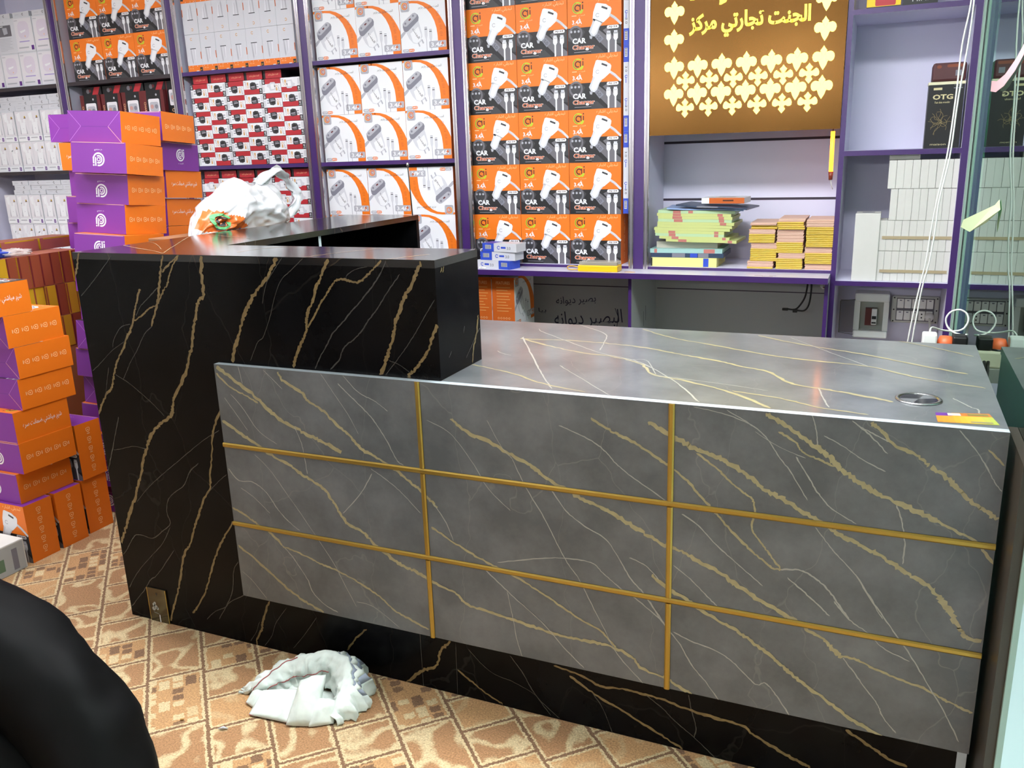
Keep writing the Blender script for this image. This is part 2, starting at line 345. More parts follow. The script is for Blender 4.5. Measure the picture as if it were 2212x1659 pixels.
V_GRAY='''g 13 0.477,0.82 0.524,0.791 0.59,0.751 0.634,0.714 0.673,0.69 0.719,0.672 0.769,0.655 0.809,0.641 0.84,0.627
g 10 0.671,0.82 0.682,0.799 0.731,0.776 0.754,0.752 0.798,0.729 0.835,0.697 0.872,0.67 0.899,0.642 0.942,0.625 0.993,0.6 1.024,0.578 1.054,0.558 1.074,0.54 1.1,0.518
g 12 0.472,0.675 0.525,0.647 0.571,0.622 0.623,0.595 0.675,0.575 0.72,0.55 0.766,0.53 0.794,0.502 0.816,0.467 0.839,0.438 0.884,0.421 0.907,0.399 0.945,0.375 0.983,0.351 1.026,0.34 1.052,0.328
g 9 0.472,0.429 0.519,0.409 0.556,0.389 0.594,0.37 0.624,0.343
t 5 0.624,0.343 0.649,0.32 0.673,0.289 0.697,0.253 0.709,0.22 0.745,0.191 0.782,0.178
g 7 0.624,0.34 0.667,0.333 0.71,0.32 0.752,0.308 0.794,0.3 0.86,0.276 0.91,0.253 0.958,0.219 1.007,0.2 1.053,0.185
g 10 0.473,0.32 0.53,0.284 0.583,0.247 0.636,0.211 0.689,0.185 0.737,0.169
t 5 0.846,0.803 0.882,0.772 0.927,0.733 0.953,0.701 0.974,0.668 0.995,0.627 1.013,0.616
t 3 0.798,0.825 0.833,0.776 0.868,0.727 0.893,0.681
t 3 0.626,0.821 0.679,0.776
t 5 0.474,0.541 0.504,0.511 0.55,0.512 0.592,0.488 0.621,0.448 0.65,0.419 0.686,0.395
t 3 0.512,0.749 0.546,0.715 0.588,0.659 0.644,0.627
t 3 0.567,0.591 0.612,0.553 0.659,0.492 0.692,0.449 0.73,0.397 0.785,0.318 0.812,0.264 0.843,0.206
t 4 0.704,0.68 0.72,0.64 0.726,0.6 0.729,0.558
t 4 0.923,0.583 0.883,0.523 0.826,0.464
t 4 0.92,0.596 0.966,0.57 1.007,0.54 1.052,0.497
g 6 0.474,0.801 0.514,0.768 0.562,0.749 0.598,0.733
t 3 0.548,0.825 0.555,0.78
t 4 0.863,0.824 0.903,0.786 0.945,0.769 0.981,0.746
t 3 0.49,0.738 0.521,0.699 0.554,0.655
t 3 0.507,0.491 0.55,0.468 0.596,0.43
t 3 0.477,0.241 0.509,0.218 0.55,0.173
t 3 0.844,0.221 0.896,0.216 0.969,0.172
g 12 1.146,0.745 1.187,0.717 1.24,0.699 1.296,0.674 1.344,0.652 1.379,0.629 1.437,0.601 1.483,0.584 1.528,0.567 1.577,0.543 1.613,0.525 1.646,0.511
g 12 1.643,0.515 1.679,0.504 1.718,0.485 1.76,0.468 1.791,0.449 1.833,0.426 1.873,0.405 1.907,0.391
g 12 1.777,0.455 1.795,0.445 1.846,0.419 1.89,0.401 1.934,0.375 1.967,0.358 1.99,0.338 2.007,0.325
g 7 2.006,0.329 2.035,0.326 2.066,0.314 2.113,0.301 2.155,0.292 2.188,0.278 2.218,0.267 2.245,0.259
t 5 2.007,0.325 2.03,0.296 2.058,0.26 2.078,0.235 2.089,0.21 2.116,0.179
g 8 1.481,0.779 1.521,0.756 1.557,0.741 1.604,0.719 1.646,0.691
g 7 1.64,0.696 1.679,0.671 1.707,0.642 1.735,0.612 1.763,0.583 1.798,0.548 1.828,0.523 1.862,0.499 1.879,0.497
t 7 1.879,0.497 1.917,0.502 1.949,0.487 1.972,0.468 1.993,0.439 2.013,0.413
g 13 1.604,0.782 1.646,0.76 1.674,0.747 1.701,0.735 1.738,0.725 1.769,0.711 1.809,0.688 1.838,0.667 1.871,0.651 1.907,0.632 1.939,0.615 1.973,0.596 2.002,0.583 2.041,0.566 2.075,0.549 2.103,0.532 2.139,0.515 2.16,0.497 2.179,0.472 2.195,0.451
g 14 2.166,0.494 2.185,0.466 2.202,0.438 2.215,0.419 2.244,0.413
g 13 1.835,0.822 1.866,0.805 1.898,0.785 1.93,0.764 1.955,0.747 1.974,0.727 2.002,0.709 2.032,0.689 2.077,0.672 2.112,0.658 2.147,0.645
g 7 2.147,0.645 2.184,0.627 2.215,0.612 2.246,0.574
g 9 2.023,0.821 2.044,0.806 2.065,0.783 2.103,0.768 2.127,0.748
g 12 2.127,0.748 2.155,0.732 2.176,0.712 2.2,0.689 2.225,0.673 2.245,0.663
g 6 1.705,0.725 1.742,0.701 1.77,0.675 1.797,0.654 1.817,0.642 1.823,0.618 1.82,0.577 1.841,0.547 1.861,0.521 1.879,0.498
t 4 1.761,0.822 1.804,0.799 1.837,0.775 1.864,0.736 1.887,0.708 1.921,0.653
t 5 1.895,0.74 1.918,0.705 1.938,0.673 1.967,0.642 2.011,0.618
t 5 1.991,0.822 2.022,0.798 2.055,0.765
t 4 1.943,0.788 1.974,0.773 2.011,0.75 2.055,0.729
t 4 2.168,0.822 2.192,0.794 2.213,0.765 2.23,0.735 2.245,0.715
g 6 2.216,0.79 2.244,0.765
g 6 1.861,0.787 1.893,0.77 1.906,0.752 1.94,0.738 1.968,0.728
t 4 1.92,0.827 1.928,0.801 1.933,0.768
t 5 2.078,0.665 2.088,0.64 2.098,0.593 2.098,0.548
t 4 1.939,0.599 1.966,0.565 1.983,0.546 2.019,0.509 2.039,0.477 2.073,0.426
t 5 1.662,0.468 1.698,0.443 1.734,0.41 1.756,0.391
t 5 1.677,0.589 1.712,0.568 1.748,0.532 1.79,0.498 1.845,0.455
t 4 2.006,0.812 2.03,0.8 2.056,0.788
t 3 1.696,0.823 1.759,0.813 1.811,0.796
t 3 1.817,0.783 1.863,0.757 1.913,0.739
g 10 1.03,0.338 1.075,0.321 1.138,0.299 1.168,0.276 1.23,0.268 1.282,0.261 1.337,0.253 1.391,0.245 1.441,0.244 1.493,0.245 1.536,0.24 1.575,0.225 1.594,0.204 1.647,0.191
g 10 1.644,0.195 1.678,0.178 1.708,0.166
g 8 1.08,0.466 1.137,0.436 1.193,0.411 1.24,0.393 1.299,0.373 1.356,0.346 1.405,0.321 1.453,0.297 1.501,0.277 1.536,0.242
t 4 1.296,0.666 1.327,0.602 1.369,0.535 1.396,0.482 1.423,0.433 1.45,0.397 1.485,0.329 1.513,0.275 1.54,0.226 1.598,0.167
t 5 1.387,0.606 1.421,0.559 1.464,0.529 1.513,0.505 1.543,0.463 1.57,0.419 1.596,0.392 1.641,0.332
t 5 1.409,0.755 1.466,0.735 1.506,0.713 1.536,0.683 1.576,0.654 1.648,0.611
t 5 1.249,0.403 1.342,0.428 1.411,0.442 1.478,0.443 1.509,0.42 1.544,0.394 1.578,0.376 1.645,0.328
t 5 1.213,0.382 1.272,0.334 1.313,0.303 1.363,0.265 1.412,0.214 1.46,0.172
t 4 1.272,0.334 1.283,0.274 1.293,0.21 1.305,0.167
t 4 1.088,0.528 1.117,0.489 1.137,0.44
t 5 1.566,0.47 1.607,0.454 1.64,0.416
t 3 1.084,0.735 1.143,0.709 1.196,0.646 1.235,0.585 1.288,0.539
t 3 1.238,0.75 1.269,0.694 1.296,0.666
g 11 1.615,0.437 1.648,0.414 1.688,0.395 1.717,0.377 1.76,0.358 1.802,0.339 1.837,0.318 1.879,0.291 1.91,0.267 1.944,0.244 1.981,0.221 2.015,0.198 2.051,0.18 2.093,0.164
t 5 1.665,0.31 1.705,0.296 1.762,0.283 1.798,0.261 1.841,0.224 1.861,0.231 1.886,0.205 1.912,0.167
t 5 1.612,0.374 1.639,0.331 1.68,0.282 1.706,0.239 1.736,0.205 1.766,0.166
t 6 1.983,0.447 2.013,0.413 2.048,0.391
t 5 2.018,0.512 2.056,0.455 2.089,0.41 2.126,0.36 2.167,0.295 2.201,0.24 2.226,0.19
t 6 1.892,0.482 1.916,0.464 1.949,0.437 1.976,0.413
t 4 2.048,0.391 2.078,0.364 2.127,0.345'''
V_TOP='''g 9 0.961,0.546 1.044,0.495 1.127,0.465 1.241,0.479 1.358,0.472 1.475,0.448 1.571,0.402 1.673,0.357 1.738,0.317 1.799,0.286 1.857,0.202 1.916,0.177 1.976,0.156 2.062,0.116
g 8 1.086,0.489 1.216,0.408 1.336,0.35 1.422,0.332 1.508,0.276 1.56,0.192 1.643,0.155 1.747,0.095 1.84,0.005
t 6 1.1,0.51 1.164,0.394 1.268,0.206 1.334,0.09 1.382,0.011
t 5 1.036,0.662 1.241,0.479 1.379,0.362 1.495,0.298 1.616,0.151 1.702,0.004
g 6 1.112,0.161 1.243,0.11 1.344,0.047 1.459,0.007
t 5 1.213,0.687 1.322,0.586 1.353,0.477 1.37,0.389
g 8 1.408,0.674 1.517,0.58 1.643,0.519 1.778,0.452 1.869,0.424 2.009,0.396 2.112,0.322 2.233,0.274
g 8 1.724,0.669 1.855,0.584 2.006,0.511 2.115,0.439 2.208,0.384
t 4 1.809,0.666 1.92,0.514 2.009,0.396
g 6 1.75,0.106 1.85,0.078 1.926,0.037 2.018,0.015
t 5 2.168,0.176 2.195,0.122 2.207,0.108 2.206,0.075
t 5 1.916,0.177 1.931,0.103 1.945,0.043
t 4 1.326,0.21 1.429,0.095 1.518,-0.005
t 4 1.568,0.183 1.709,0.157 1.819,0.128
g 6 2.062,0.702 2.175,0.614 2.231,0.561
t 4 1.463,0.302 1.51,0.316 1.565,0.194
t 4 1.041,0.376 1.134,0.294 1.171,0.275'''
V_BTOP='''t 6 -0.025,0.187 0.093,0.125 0.215,0.07 0.31,0.017
t 4 0.31,0.017 0.185,0.185 0.003,0.445 0.019,0.541
t 4 -0.045,0.504 0.138,0.444 0.289,0.382
t 5 0.51,0.066 0.524,0.155 0.578,0.208
t 5 0.761,-0.017 0.802,0.106 0.857,0.197
t 5 0.99,-0.017 1.049,0.1
t 3 -0.015,0.268 0.073,0.224 0.226,0.095
t 4 -0.121,0.945 0.006,0.99 0.015,1.124'''
V_BEND='''g 7 0.206,0.94 0.194,0.899 0.177,0.871 0.164,0.828
t 3 0.213,0.906 0.19,0.893 0.16,0.87 0.13,0.849
t 3 0.13,0.928 0.123,0.912
t 3 0.058,0.882 0.044,0.87
g 5 0.042,1.082 0.035,1.069
g 4 0.031,1.079 0.024,1.069'''

# ------------------------------------------------------------------ room shell
def carpet():
    m = bpy.data.materials.new('patterned_carpet'); m.use_nodes = True
    nt, N, L = nodes(m); b = nt.nodes['Principled BSDF']
    tc = N('TexCoord'); mp = N('Mapping'); mp.inputs['Rotation'].default_value = (0, 0, math.radians(45)); mp.inputs['Location'].default_value = (.31, .08, 0)
    nz = N('TexNoise', Scale=170.0, Detail=3.0); L(tc.outputs['Object'], nz.inputs['Vector'])
    jt = N('VectorMath', operation='MULTIPLY_ADD'); jt.inputs[1].default_value = (.014, .014, 0); L(nz.outputs['Color'], jt.inputs[0]); L(tc.outputs['Object'], jt.inputs[2])
    L(jt.outputs[0], mp.inputs['Vector'])
    def brick(wd, ht, mortar, off=.5, smooth=.1, freq=2, sq=1.0, sqf=2):
        t = N('TexBrick'); t.offset = off; t.offset_frequency = freq; t.squash = sq; t.squash_frequency = sqf
        t.inputs['Scale'].default_value = 1; t.inputs['Brick Width'].default_value = wd; t.inputs['Row Height'].default_value = ht
        t.inputs['Mortar Size'].default_value = mortar; t.inputs['Mortar Smooth'].default_value = smooth; t.inputs['Bias'].default_value = 0
        t.inputs['Color1'].default_value = (0, 0, 0, 1); t.inputs['Color2'].default_value = (1, 1, 1, 1); t.inputs['Mortar'].default_value = (.5, .5, .5, 1)
        L(mp.outputs[0], t.inputs['Vector']); return t
    A = dict(wd=.235, ht=.14, off=.4, freq=2, sq=.55, sqf=2)
    bd = brick(mortar=.0044, **A); bc = brick(mortar=.0108, **A)          # dark line inside a cream border
    rnd = brick(mortar=0.0, **A)
    sub = brick(.048, .033, .0035, .3, freq=2, sq=.6, sqf=2)              # little tiles filling some of the patches
    sp = N('SeparateColor'); L(rnd.outputs['Color'], sp.inputs[0])
    ck = N('SeparateColor'); L(sub.outputs['Color'], ck.inputs[0])
    # paisley scrolls
    n3 = N('TexNoise', Scale=6.5, Detail=1.0); L(mp.outputs[0], n3.inputs['Vector'])
    wv = N('Math', operation='MULTIPLY'); wv.inputs[1].default_value = 30; L(n3.outputs['Fac'], wv.inputs[0])
    sn = N('Math', operation='SINE'); L(wv.outputs[0], sn.inputs[0])
    scr = N('MapRange'); scr.inputs['From Min'].default_value = .25; scr.inputs['From Max'].default_value = .95
    nb_ = N('TexNoise', Scale=38.0, Detail=3.0); L(tc.outputs['Object'], nb_.inputs['Vector'])
    sa = N('Math', operation='MULTIPLY_ADD'); sa.inputs[1].default_value = 1.6; L(nb_.outputs['Fac'], sa.inputs[0])
    sb = N('Math', operation='SUBTRACT'); sb.inputs[1].default_value = .8; L(sn.outputs[0], sb.inputs[0]); L(sb.outputs[0], sa.inputs[2]); L(sa.outputs[0], scr.inputs['Value'])
    cA, cB, cC, cD = lin('#b38a5f'), lin('#c6b18a'), lin('#795b43'), lin('#9f7753')
    def mix(f, a, c, k=None):
        x = N('MixRGB')
        if isinstance(f, float): x.inputs['Fac'].default_value = f
        else: L(f, x.inputs['Fac'])
        for sck, v in (('Color1', a), ('Color2', c)):
            if isinstance(v, tuple): x.inputs[sck].default_value = (*v, 1)
            else: L(v, x.inputs[sck])
        return x.outputs[0]
    def gt(v, t, s=.02):
        r = N('MapRange'); r.inputs['From Min'].default_value = t-s; r.inputs['From Max'].default_value = t+s; L(v, r.inputs['Value']); return r.outputs[0]
    ground = mix(gt(sp.outputs[0], .45), cD, cA)
    scroll = mix(scr.outputs[0], ground, cB)
    tiles0 = mix(gt(ck.outputs[0], .62), cA, cC); tiles = mix(gt(ck.outputs[0], .28), cB, tiles0)
    tiles = mix(sub.outputs['Fac'], tiles, cA)
    fill = mix(gt(sp.outputs[0], .42), scroll, mix(gt(sp.outputs[0], .72), tiles, mix(.35, ground, scroll)))
    c = mix(bc.outputs['Fac'], fill, cB); c = mix(bd.outputs['Fac'], c, cC)
    big = N('TexNoise', Scale=2.2, Detail=3.0); L(tc.outputs['Object'], big.inputs['Vector'])
    pile = N('TexNoise', Scale=230.0, Detail=3.0); L(tc.outputs['Object'], pile.inputs['Vector'])
    pr = N('MapRange'); pr.inputs['To Min'].default_value = .25; pr.inputs['To Max'].default_value = 1.7; L(pile.outputs['Fac'], pr.inputs['Value'])
    br = N('MapRange'); br.inputs['To Min'].default_value = .75; br.inputs['To Max'].default_value = 1.2; L(big.outputs['Fac'], br.inputs['Value'])
    mm = N('Math', operation='MULTIPLY'); L(pr.outputs[0], mm.inputs[0]); L(br.outputs[0], mm.inputs[1])
    vs = N('VectorMath', operation='SCALE'); L(c, vs.inputs[0]); L(mm.outputs[0], vs.inputs['Scale']); L(vs.outputs[0], b.inputs['Base Color'])
    bp = N('Bump'); bp.inputs['Strength'].default_value = .5; bp.inputs['Distance'].default_value = .004; L(pile.outputs['Fac'], bp.inputs['Height']); L(bp.outputs[0], b.inputs['Normal'])
    b.inputs['Roughness'].default_value = .95; b.inputs['Specular IOR Level'].default_value = .1
    b.inputs['Sheen Weight'].default_value = .15
    return m
X0, X1, Y0, Y1 = -3.4, 2.82, -5.6, 2.2
m = MB(); m.box(X0, X1, Y0, Y1, -.05, 0, carpet()); struct(m.build('floor'))
m = MB(); m.box(2.2835, X1, Y0, Y1, 0, .004, mat('pale_tile', '#c3d6d6', .25, noise=.05, nscale=3)); struct(m.build('floor_tiles'))
m = MB(); m.box(X0, X1, Y0, Y1, CEIL, CEIL+.05, mat('ceiling_paint', '#dedede', .8)); struct(m.build('ceiling'))
WALLP = mat('wall_paint', '#cfd0cf', .7, noise=.04, nscale=3)
m = MB(); m.box(X0, X1, Y1, Y1+.08, 0, CEIL, WALLP); struct(m.build('wall_back'))
m = MB(); m.box(X0-.08, X0, Y0, Y1, 0, CEIL, WALLP); struct(m.build('wall_left'))
m = MB(); m.box(X1, X1+.08, Y0, Y1, 0, CEIL, mat('pale_blue_paint', '#bfd9d6', .6, noise=.03, nscale=2)); struct(m.build('wall_right'))
m = MB(); m.box(X0, X1, Y0-.08, Y0, 0, CEIL, WALLP); struct(m.build('wall_front'))

M_DIFF = mat('lamp_diffuser', '#ffffff', .6)
def lamp(i, x, y, st):
    t = thing('ceiling_light', ['white ceiling panel light at the far left, in front of the shelves', 'white ceiling panel light in the middle, in front of the shelves', 'white ceiling panel light at the right, above the grey worktop',
               'white ceiling panel light above the carpet in front of the grey panel', 'white ceiling panel light above the carpet at the left', 'small added white fill panel beyond the glass partition'][i], 'ceiling light', (x, y, CEIL), 0, 'ceiling panel lights')
    a, b = (.62, .2) if i < 3 else ((.45, .3) if i < 5 else (.2, .5))
    f = MB()
    for q in ((-a, a, -b, -b+.03), (-a, a, b-.03, b), (-a, -a+.03, -b+.03, b-.03), (a-.03, a, -b+.03, b-.03)): f.box(q[0], q[1], q[2], q[3], -.03, 0, M_WHITE)
    f.build('frame', t)
    em = mat('lamp_glow_%d' % i, (.95, .97, 1.0), .6, emit=st)
    d = MB(); d.box(-a+.03, a-.03, -b+.03, b-.03, -.024, -.004, em); d.build('diffuser', t)
for i, q in enumerate(LAMPS): lamp(i, *q)
for k, x in enumerate((-2.4, -.8, .9)):
    t = thing('fill_tube', f'added white fill tube, unseen on the shopfront wall, {("left", "middle", "right")[k]} of three', 'tube light', (x, Y0+.001, 2.1), 0, 'added fill tubes on the shopfront wall')
    m = MB(); m.box(-.65, .65, 0, .03, -.04, .04, M_WHITE); m.build('fitting', t)
    m = MB(); m.box(-.6, .6, .0302, .07, -.045, .045, mat('fill_tube_glow', (.95, .97, 1.0), .5, emit=TUBE)); m.build('tube', t)

# ------------------------------------------------------------------ reception counter
XB, XG0, XG1, HT, HG, ZB, D1, D2 = 1.1158, .4685, 2.2462, 1.10, .8254, .1663, .2164, .69
ctr = thing('reception_counter', 'L-shaped reception counter in black and grey gold-veined marble with gold strips', 'counter')
m = MB()
m.box(0, XB, 0, .018, 0, HT-.018, M_BLACK); m.box(XB, 2.229, 0, .018, 0, .79, M_BLACK)
m.face([(1.0135, -.0003, 0), (1.0148, -.0003, 0), (1.0148, -.0003, ZB), (1.0135, -.0003, ZB)], M_GREYV)
veins(m, V_BLACK, lambda a, b, e: (a, -.0004-e, b), (M_GOLDV, M_GREYV), (0, 2.229, .001, HT-.002), 3, .85)
m.build('black_front_panel', ctr)
m = MB(); m.box(0, XB, 0, D1, HT-.018, HT, M_BLACKTOP, bottom=M_BLACK)
m.box(0, .345, D1, 1.29, HT-.018, HT, M_BLACKTOP, bottom=M_BLACK)
veins(m, V_BTOP, lambda a, b, e: (a, b, HT+.0004+e), (M_BROWNV, M_BROWNV), (0, XB, 0, 1.29), 5)
o = m.build('raised_top', ctr)
m = MB(); m.box(XB-.018, XB, .018, D1, HG, HT-.018, M_BLACK)
veins(m, V_BEND, lambda a, b, e: (XB+.0004+e, a, b), (M_GOLDV, M_GREYV), (.019, D1, HG, HT-.019), 6)
m.build('end_panel', ctr)
m = MB(); m.box(.345, XB-.018, D1-.018, D1, HG, HT-.018, M_BLACK); m.build('raised_back_panel', ctr)
m = MB(); m.box(0, .018, .018, 1.29, 0, HT-.018, M_BLACK); m.build('return_side_panel', ctr)
m = MB(); m.box(.018, .345, 1.272, 1.29, 0, HT-.018, M_BLACK); m.build('return_end_panel', ctr)
m = MB(); m.box(.02, .335, .65, .664, 0, HT-.018, M_BLACK, right=M_EDGE); m.build('return_divider', ctr)
m = MB(); m.rbox(.018, .024, .93, 1.01, 1.0, 1.05, mat('socket_grey', '#8b8d90', .4)); 
for k in (.952, .986): m.box(.024, .0245, k-.006, k+.006, 1.01, 1.04, M_BLACKP)
m.build('socket_plate', ctr)
m = MB(); m.box(XB, XG1, -.002, D2, HG-.018, HG, M_GRAYTOP, right=M_EDGE)
m.box(.36, XB, D1, D2, HG-.018, HG, M_GRAYTOP)
veins(m, V_TOP, lambda a, b, e: (a, b, HG+.0003+e), (M_TANV, M_PALEV), (XB, XG1, -.001, D2), 8)
m.build('grey_worktop', ctr)
m = MB(); m.box(XG0, XG1, -.0205, -.002, ZB, HG, M_GRAY, top=M_EDGE, left=M_EDGE)
veins(m, V_GRAY, lambda a, b, e: (a, -.0208-e, b), (M_TANV, M_PALEV), (XG0, XG1, ZB, HG), 9, .75)
m.build('grey_front_panel', ctr)
def halfround(mb, ax, c0, c1, cen, w=.0125, d=.0045):
    pr = [(-w/2, 0), (-w/2, -d*.5), (-w/4, -d), (w/4, -d), (w/2, -d*.5), (w/2, 0)]
    V = []
    for c in (c0, c1):
        for a, e in pr: V.append((c, -.0205+e, cen+a) if ax == 'x' else (cen+a, -.0205+e, c))
    n = len(pr); F = [(i, i+1, n+i+1, n+i) for i in range(n-1)] + [tuple(range(n)), tuple(range(2*n-1, n-1, -1))]
    mb.raw(V, F, M_GOLD)
for zc in (.6075, .3838):
    m = MB(); halfround(m, 'x', XG0-.0005, XG1, zc); m.build('gold_strip', ctr)
for xc in (1.0642, 1.6525):
    for a, b in ((.6145, HG-.0005), (.3905, .6008), (ZB-.0005, .377)):
        m = MB(); halfround(m, 'z', a, b, xc); m.build('gold_strip', ctr)
m = MB(); m.box(2.229, 2.2462, 0, .67, 0, HG-.018, M_GRAY, front=M_EDGE, right=M_EDGE); m.build('side_panel', ctr)
m = MB(); gc = (2.1055, .148, HG)
m.lathe([(.043, 0), (.043, .002), (.041, .0035), (.036, .003), (.0345, .0008), (.02, .0008)], gc, M_STEEL, 40); g = m.build('cable_grommet', ctr)
m = MB()
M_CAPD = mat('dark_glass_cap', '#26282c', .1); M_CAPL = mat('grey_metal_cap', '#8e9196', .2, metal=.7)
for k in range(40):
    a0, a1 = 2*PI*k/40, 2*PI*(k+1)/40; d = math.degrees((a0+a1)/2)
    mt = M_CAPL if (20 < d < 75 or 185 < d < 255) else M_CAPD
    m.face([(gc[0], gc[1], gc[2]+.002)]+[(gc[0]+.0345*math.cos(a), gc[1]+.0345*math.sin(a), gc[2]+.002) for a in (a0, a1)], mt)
m.build('grommet_cap', g)
m = MB(); c4 = [Vector(p) for p in ((2.134, .007, 0), (2.234, .017, 0), (2.223, .085, 0), (2.132, .066, 0))]
def stk(u0, u1, v0, v1, mt, l):
    def q(u, v): p = (c4[0]*(1-u)+c4[1]*u)*(1-v)+(c4[3]*(1-u)+c4[2]*u)*v; return (p.x, p.y, HG+.0005+l*.0002)
    m.face([q(u0, v0), q(u1, v0), q(u1, v1), q(u0, v1)], mt)
for k in range(10): stk(k/10, (k+1)/10, 0, .68, pm('sticker_%d' % k, ['#c9771f', '#cf7a1f', '#d27f22', '#cd8824', '#c4902a', '#bb962e', '#b19a34', '#a89c38', '#9d9c3c', '#949c40'][k]), 0)
stk(0, .3, .68, 1, PUD, 0); stk(.3, 1, .68, 1, pm('sticker_brown', '#a5642c'), 0); stk(.22, .45, .72, .95, CREAM, 1); stk(.58, .95, .76, .92, pm('sticker_olive', '#6f6a3a'), 1); stk(.55, .92, .08, .2, pm('sticker_grey', '#7c7458'), 1)
m.build('sticker', ctr)
m = MB(); PLM = mat('bronze_mirror', '#5b5441', .12, metal=.75)
m.box(.081, .1555, -.004, 0, .001, .111, PLM); pf = Face(m, (.081, -.004, .111), (1, 0, 0), (0, 0, -1), (0, -1, 0), .0745, .11)
pf.rect(0, 0, .035, 1, M_GOLD); pf.rect(.965, 0, 1, 1, M_GOLD); pf.poly([(.45, .14), (.5, .11), (.55, .14), (.5, .22)], DK)
for a, b, r in ((.28, .5, .006), (.36, .56, .008), (.25, .62, .007), (.45, .6, .005), (.34, .45, .005)): pf.disc(a, b, r, pm('smudge', '#9a988f', .6), 1, 7)
pf.line([(.22, .72), (.5, .76)], .002, pm('smudge2', '#77756c', .6)); pf.rect(.5, .78, .54, 1, WH, 1)
m.build('mirror_plate', ctr)

# ------------------------------------------------------------------ wall shelving
POST = [(-2.87, -2.83), (-2.092, -2.052), (-1.29, -1.253), (-.507, -.471), (.276, .316), (1.065, 1.108), (1.839, 1.857), (2.240, 2.262)]
YF, YB = 1.80, 2.13
BAYS = [('white cable boxes at the far left', [1.755, 1.305], .849), ('car charger boxes behind the purple cartons', [1.755, 1.305], .849), ('red and white charger boxes', [1.755, 1.305], .849),
        ('white and orange charger boxes', [1.755, 1.305], .849), ('orange and black car charger boxes', [], .849), ('the gold sign and notebooks', [], .849), ('plain white slim boxes', [1.768, 1.288, .811], None)]
for i, (what, sh, base) in enumerate(BAYS):
    (pa, xa), (xb, pb) = POST[i], POST[i+1]
    t = thing('display_shelf', 'purple edged wall shelf bay holding ' + what, 'shelf', (0, 0, 0), 0, 'purple wall shelf bays')
    zb = .838 if i < 6 else 0
    u = MB(); u.box(pa, xa, YF, YB, zb, 2.40, M_LAV, front=M_PURPLE); u.build('upright', t)
    if i == 6: u = MB(); u.box(xb, pb, YF, YB, 0, 2.40, M_LAV, front=M_PURPLE); u.build('upright', t)
    b = MB(); b.box(xa, xb, YB, YB+.015, zb, 2.40, M_LAV)
    if i == 5:
        for z in (1.340, 1.10, 1.6): b.box(xa, xb, YB-.0005, YB, z-.005, z+.005, M_SHELFD)
    b.build('back_panel', t)
    for z in sh + ([base] if base else []):
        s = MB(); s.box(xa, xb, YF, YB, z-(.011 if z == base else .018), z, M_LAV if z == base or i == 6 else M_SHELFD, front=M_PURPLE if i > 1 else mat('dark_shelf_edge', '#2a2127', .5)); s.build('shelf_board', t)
    if i < 6:
        for x in ((xa, xa+.019), (xb-.019, xb)):
            if i == 5 and x[0] > 1.5: continue
            k = MB(); zt = 2.40
            k.box(x[0], x[1], YF-.006, YF+.004, .8385, zt, M_CHROME); k.box(x[0]+.005, x[1]-.005, YF-.0065, YF-.006, .84, zt, mat('strip_groove', '#8f8a92', .3, metal=.8)); k.build('chrome_strip', t)
    if i in (1, 2, 3, 4):
        k = MB(); k.lathe([(.004, 0), (.004, .0006)], (xa+.0005, 1.95, 1.56), M_BLACKP, 8, 'x'); k.build('screw_hole', t)
w = thing('shelf_ledge', 'narrow pale ledge with purple front edge running along below the shelves', 'ledge')
m = MB(); m.box(-2.87, 1.838, 1.67, YB+.015, .815, .8375, M_LEDGE, front=M_PURPLE)
for (a, b, c, d) in ((1.60, 1.64, 1.685, 1.688), (1.57, 1.60, 1.70, 1.7035), (1.625, 1.65, 1.7, 1.702)): m.box(a, b, c, d, .8375, .8379, mat('chip', '#6e5a4c', .7))
m.build('ledge_board', w)
bc = thing('base_cabinet', 'open grey base cabinet below the ledge with purple dividers and marker writing', 'cabinet')
M_CAB = mat('grey_cabinet_board', '#a4a8aa', .5, noise=.03, nscale=5)
m = MB(); m.box(-2.87, 1.8385, YB, YB+.015, 0, .815, M_CAB)
m.box(.32, 1.066, YB-.0006, YB, .705, .709, M_SHELFD); m.box(1.085, 1.8385, YB-.0006, YB, .705, .709, M_SHELFD); m.build('back_panel', bc)
for x in (-2.0, -1.2, -.4, .30, 1.066, 1.825):
    m = MB(); m.box(x, x+.0135, 1.72, YB, 0, .815, M_CAB, front=M_PURPLE); m.build('divider', bc)
m = MB(); m.box(.3135, 1.066, 1.72, YB, 0, .16, M_CAB); m.box(1.0795, 1.825, 1.72, YB, 0, .16, M_CAB); m.build('bottom_board', bc)
m = MB(); wf = Face(m, (.32, YB, .815), (1, 0, 0), (0, 0, -1), (0, -1, 0), .746, .655, .0008)
wf.text('بصير ديوانه', .50, .275, .20, .045, INK, 1, -6); wf.text('البصير ديوانه', .58, .41, .34, .085, INK, 1, -5); wf.text('بيا', .27, .36, .04, .025, INK)
cv = [(.86, .05), (.93, .11), (.95, .15), (.90, .2), (.885, .24), (.93, .255), (.9, .27), (.87, .32), (.9, .37), (.92, .43), (.9, .5), (.88, .56)]
wf.line(smooth_pts(cv, 4), .0025, INK); wf.line([(.93, .262), (.975, .245)], .004, INK)
wf.line([(.76, .32), (.78, .38), (.77, .47)], .003, INK); wf.line([(.35, .015), (.45, .02), (.5, .01)], .002, INK); wf.line(smooth_pts([(.6, .02), (.66, .04), (.72, .015)]), .002, INK)
m.build('marker_writing', bc)
m = MB(); wf = Face(m, (1.0795, YB, .815), (0, -1, 0), (0, 0, -1), (1, 0, 0), .4, .655, .0008)
wf.line([(.46, .24), (.45, .34)], .005, INK); wf.line([(.54, .27), (.535, .37)], .005, INK); m.build('marker_writing', bc)

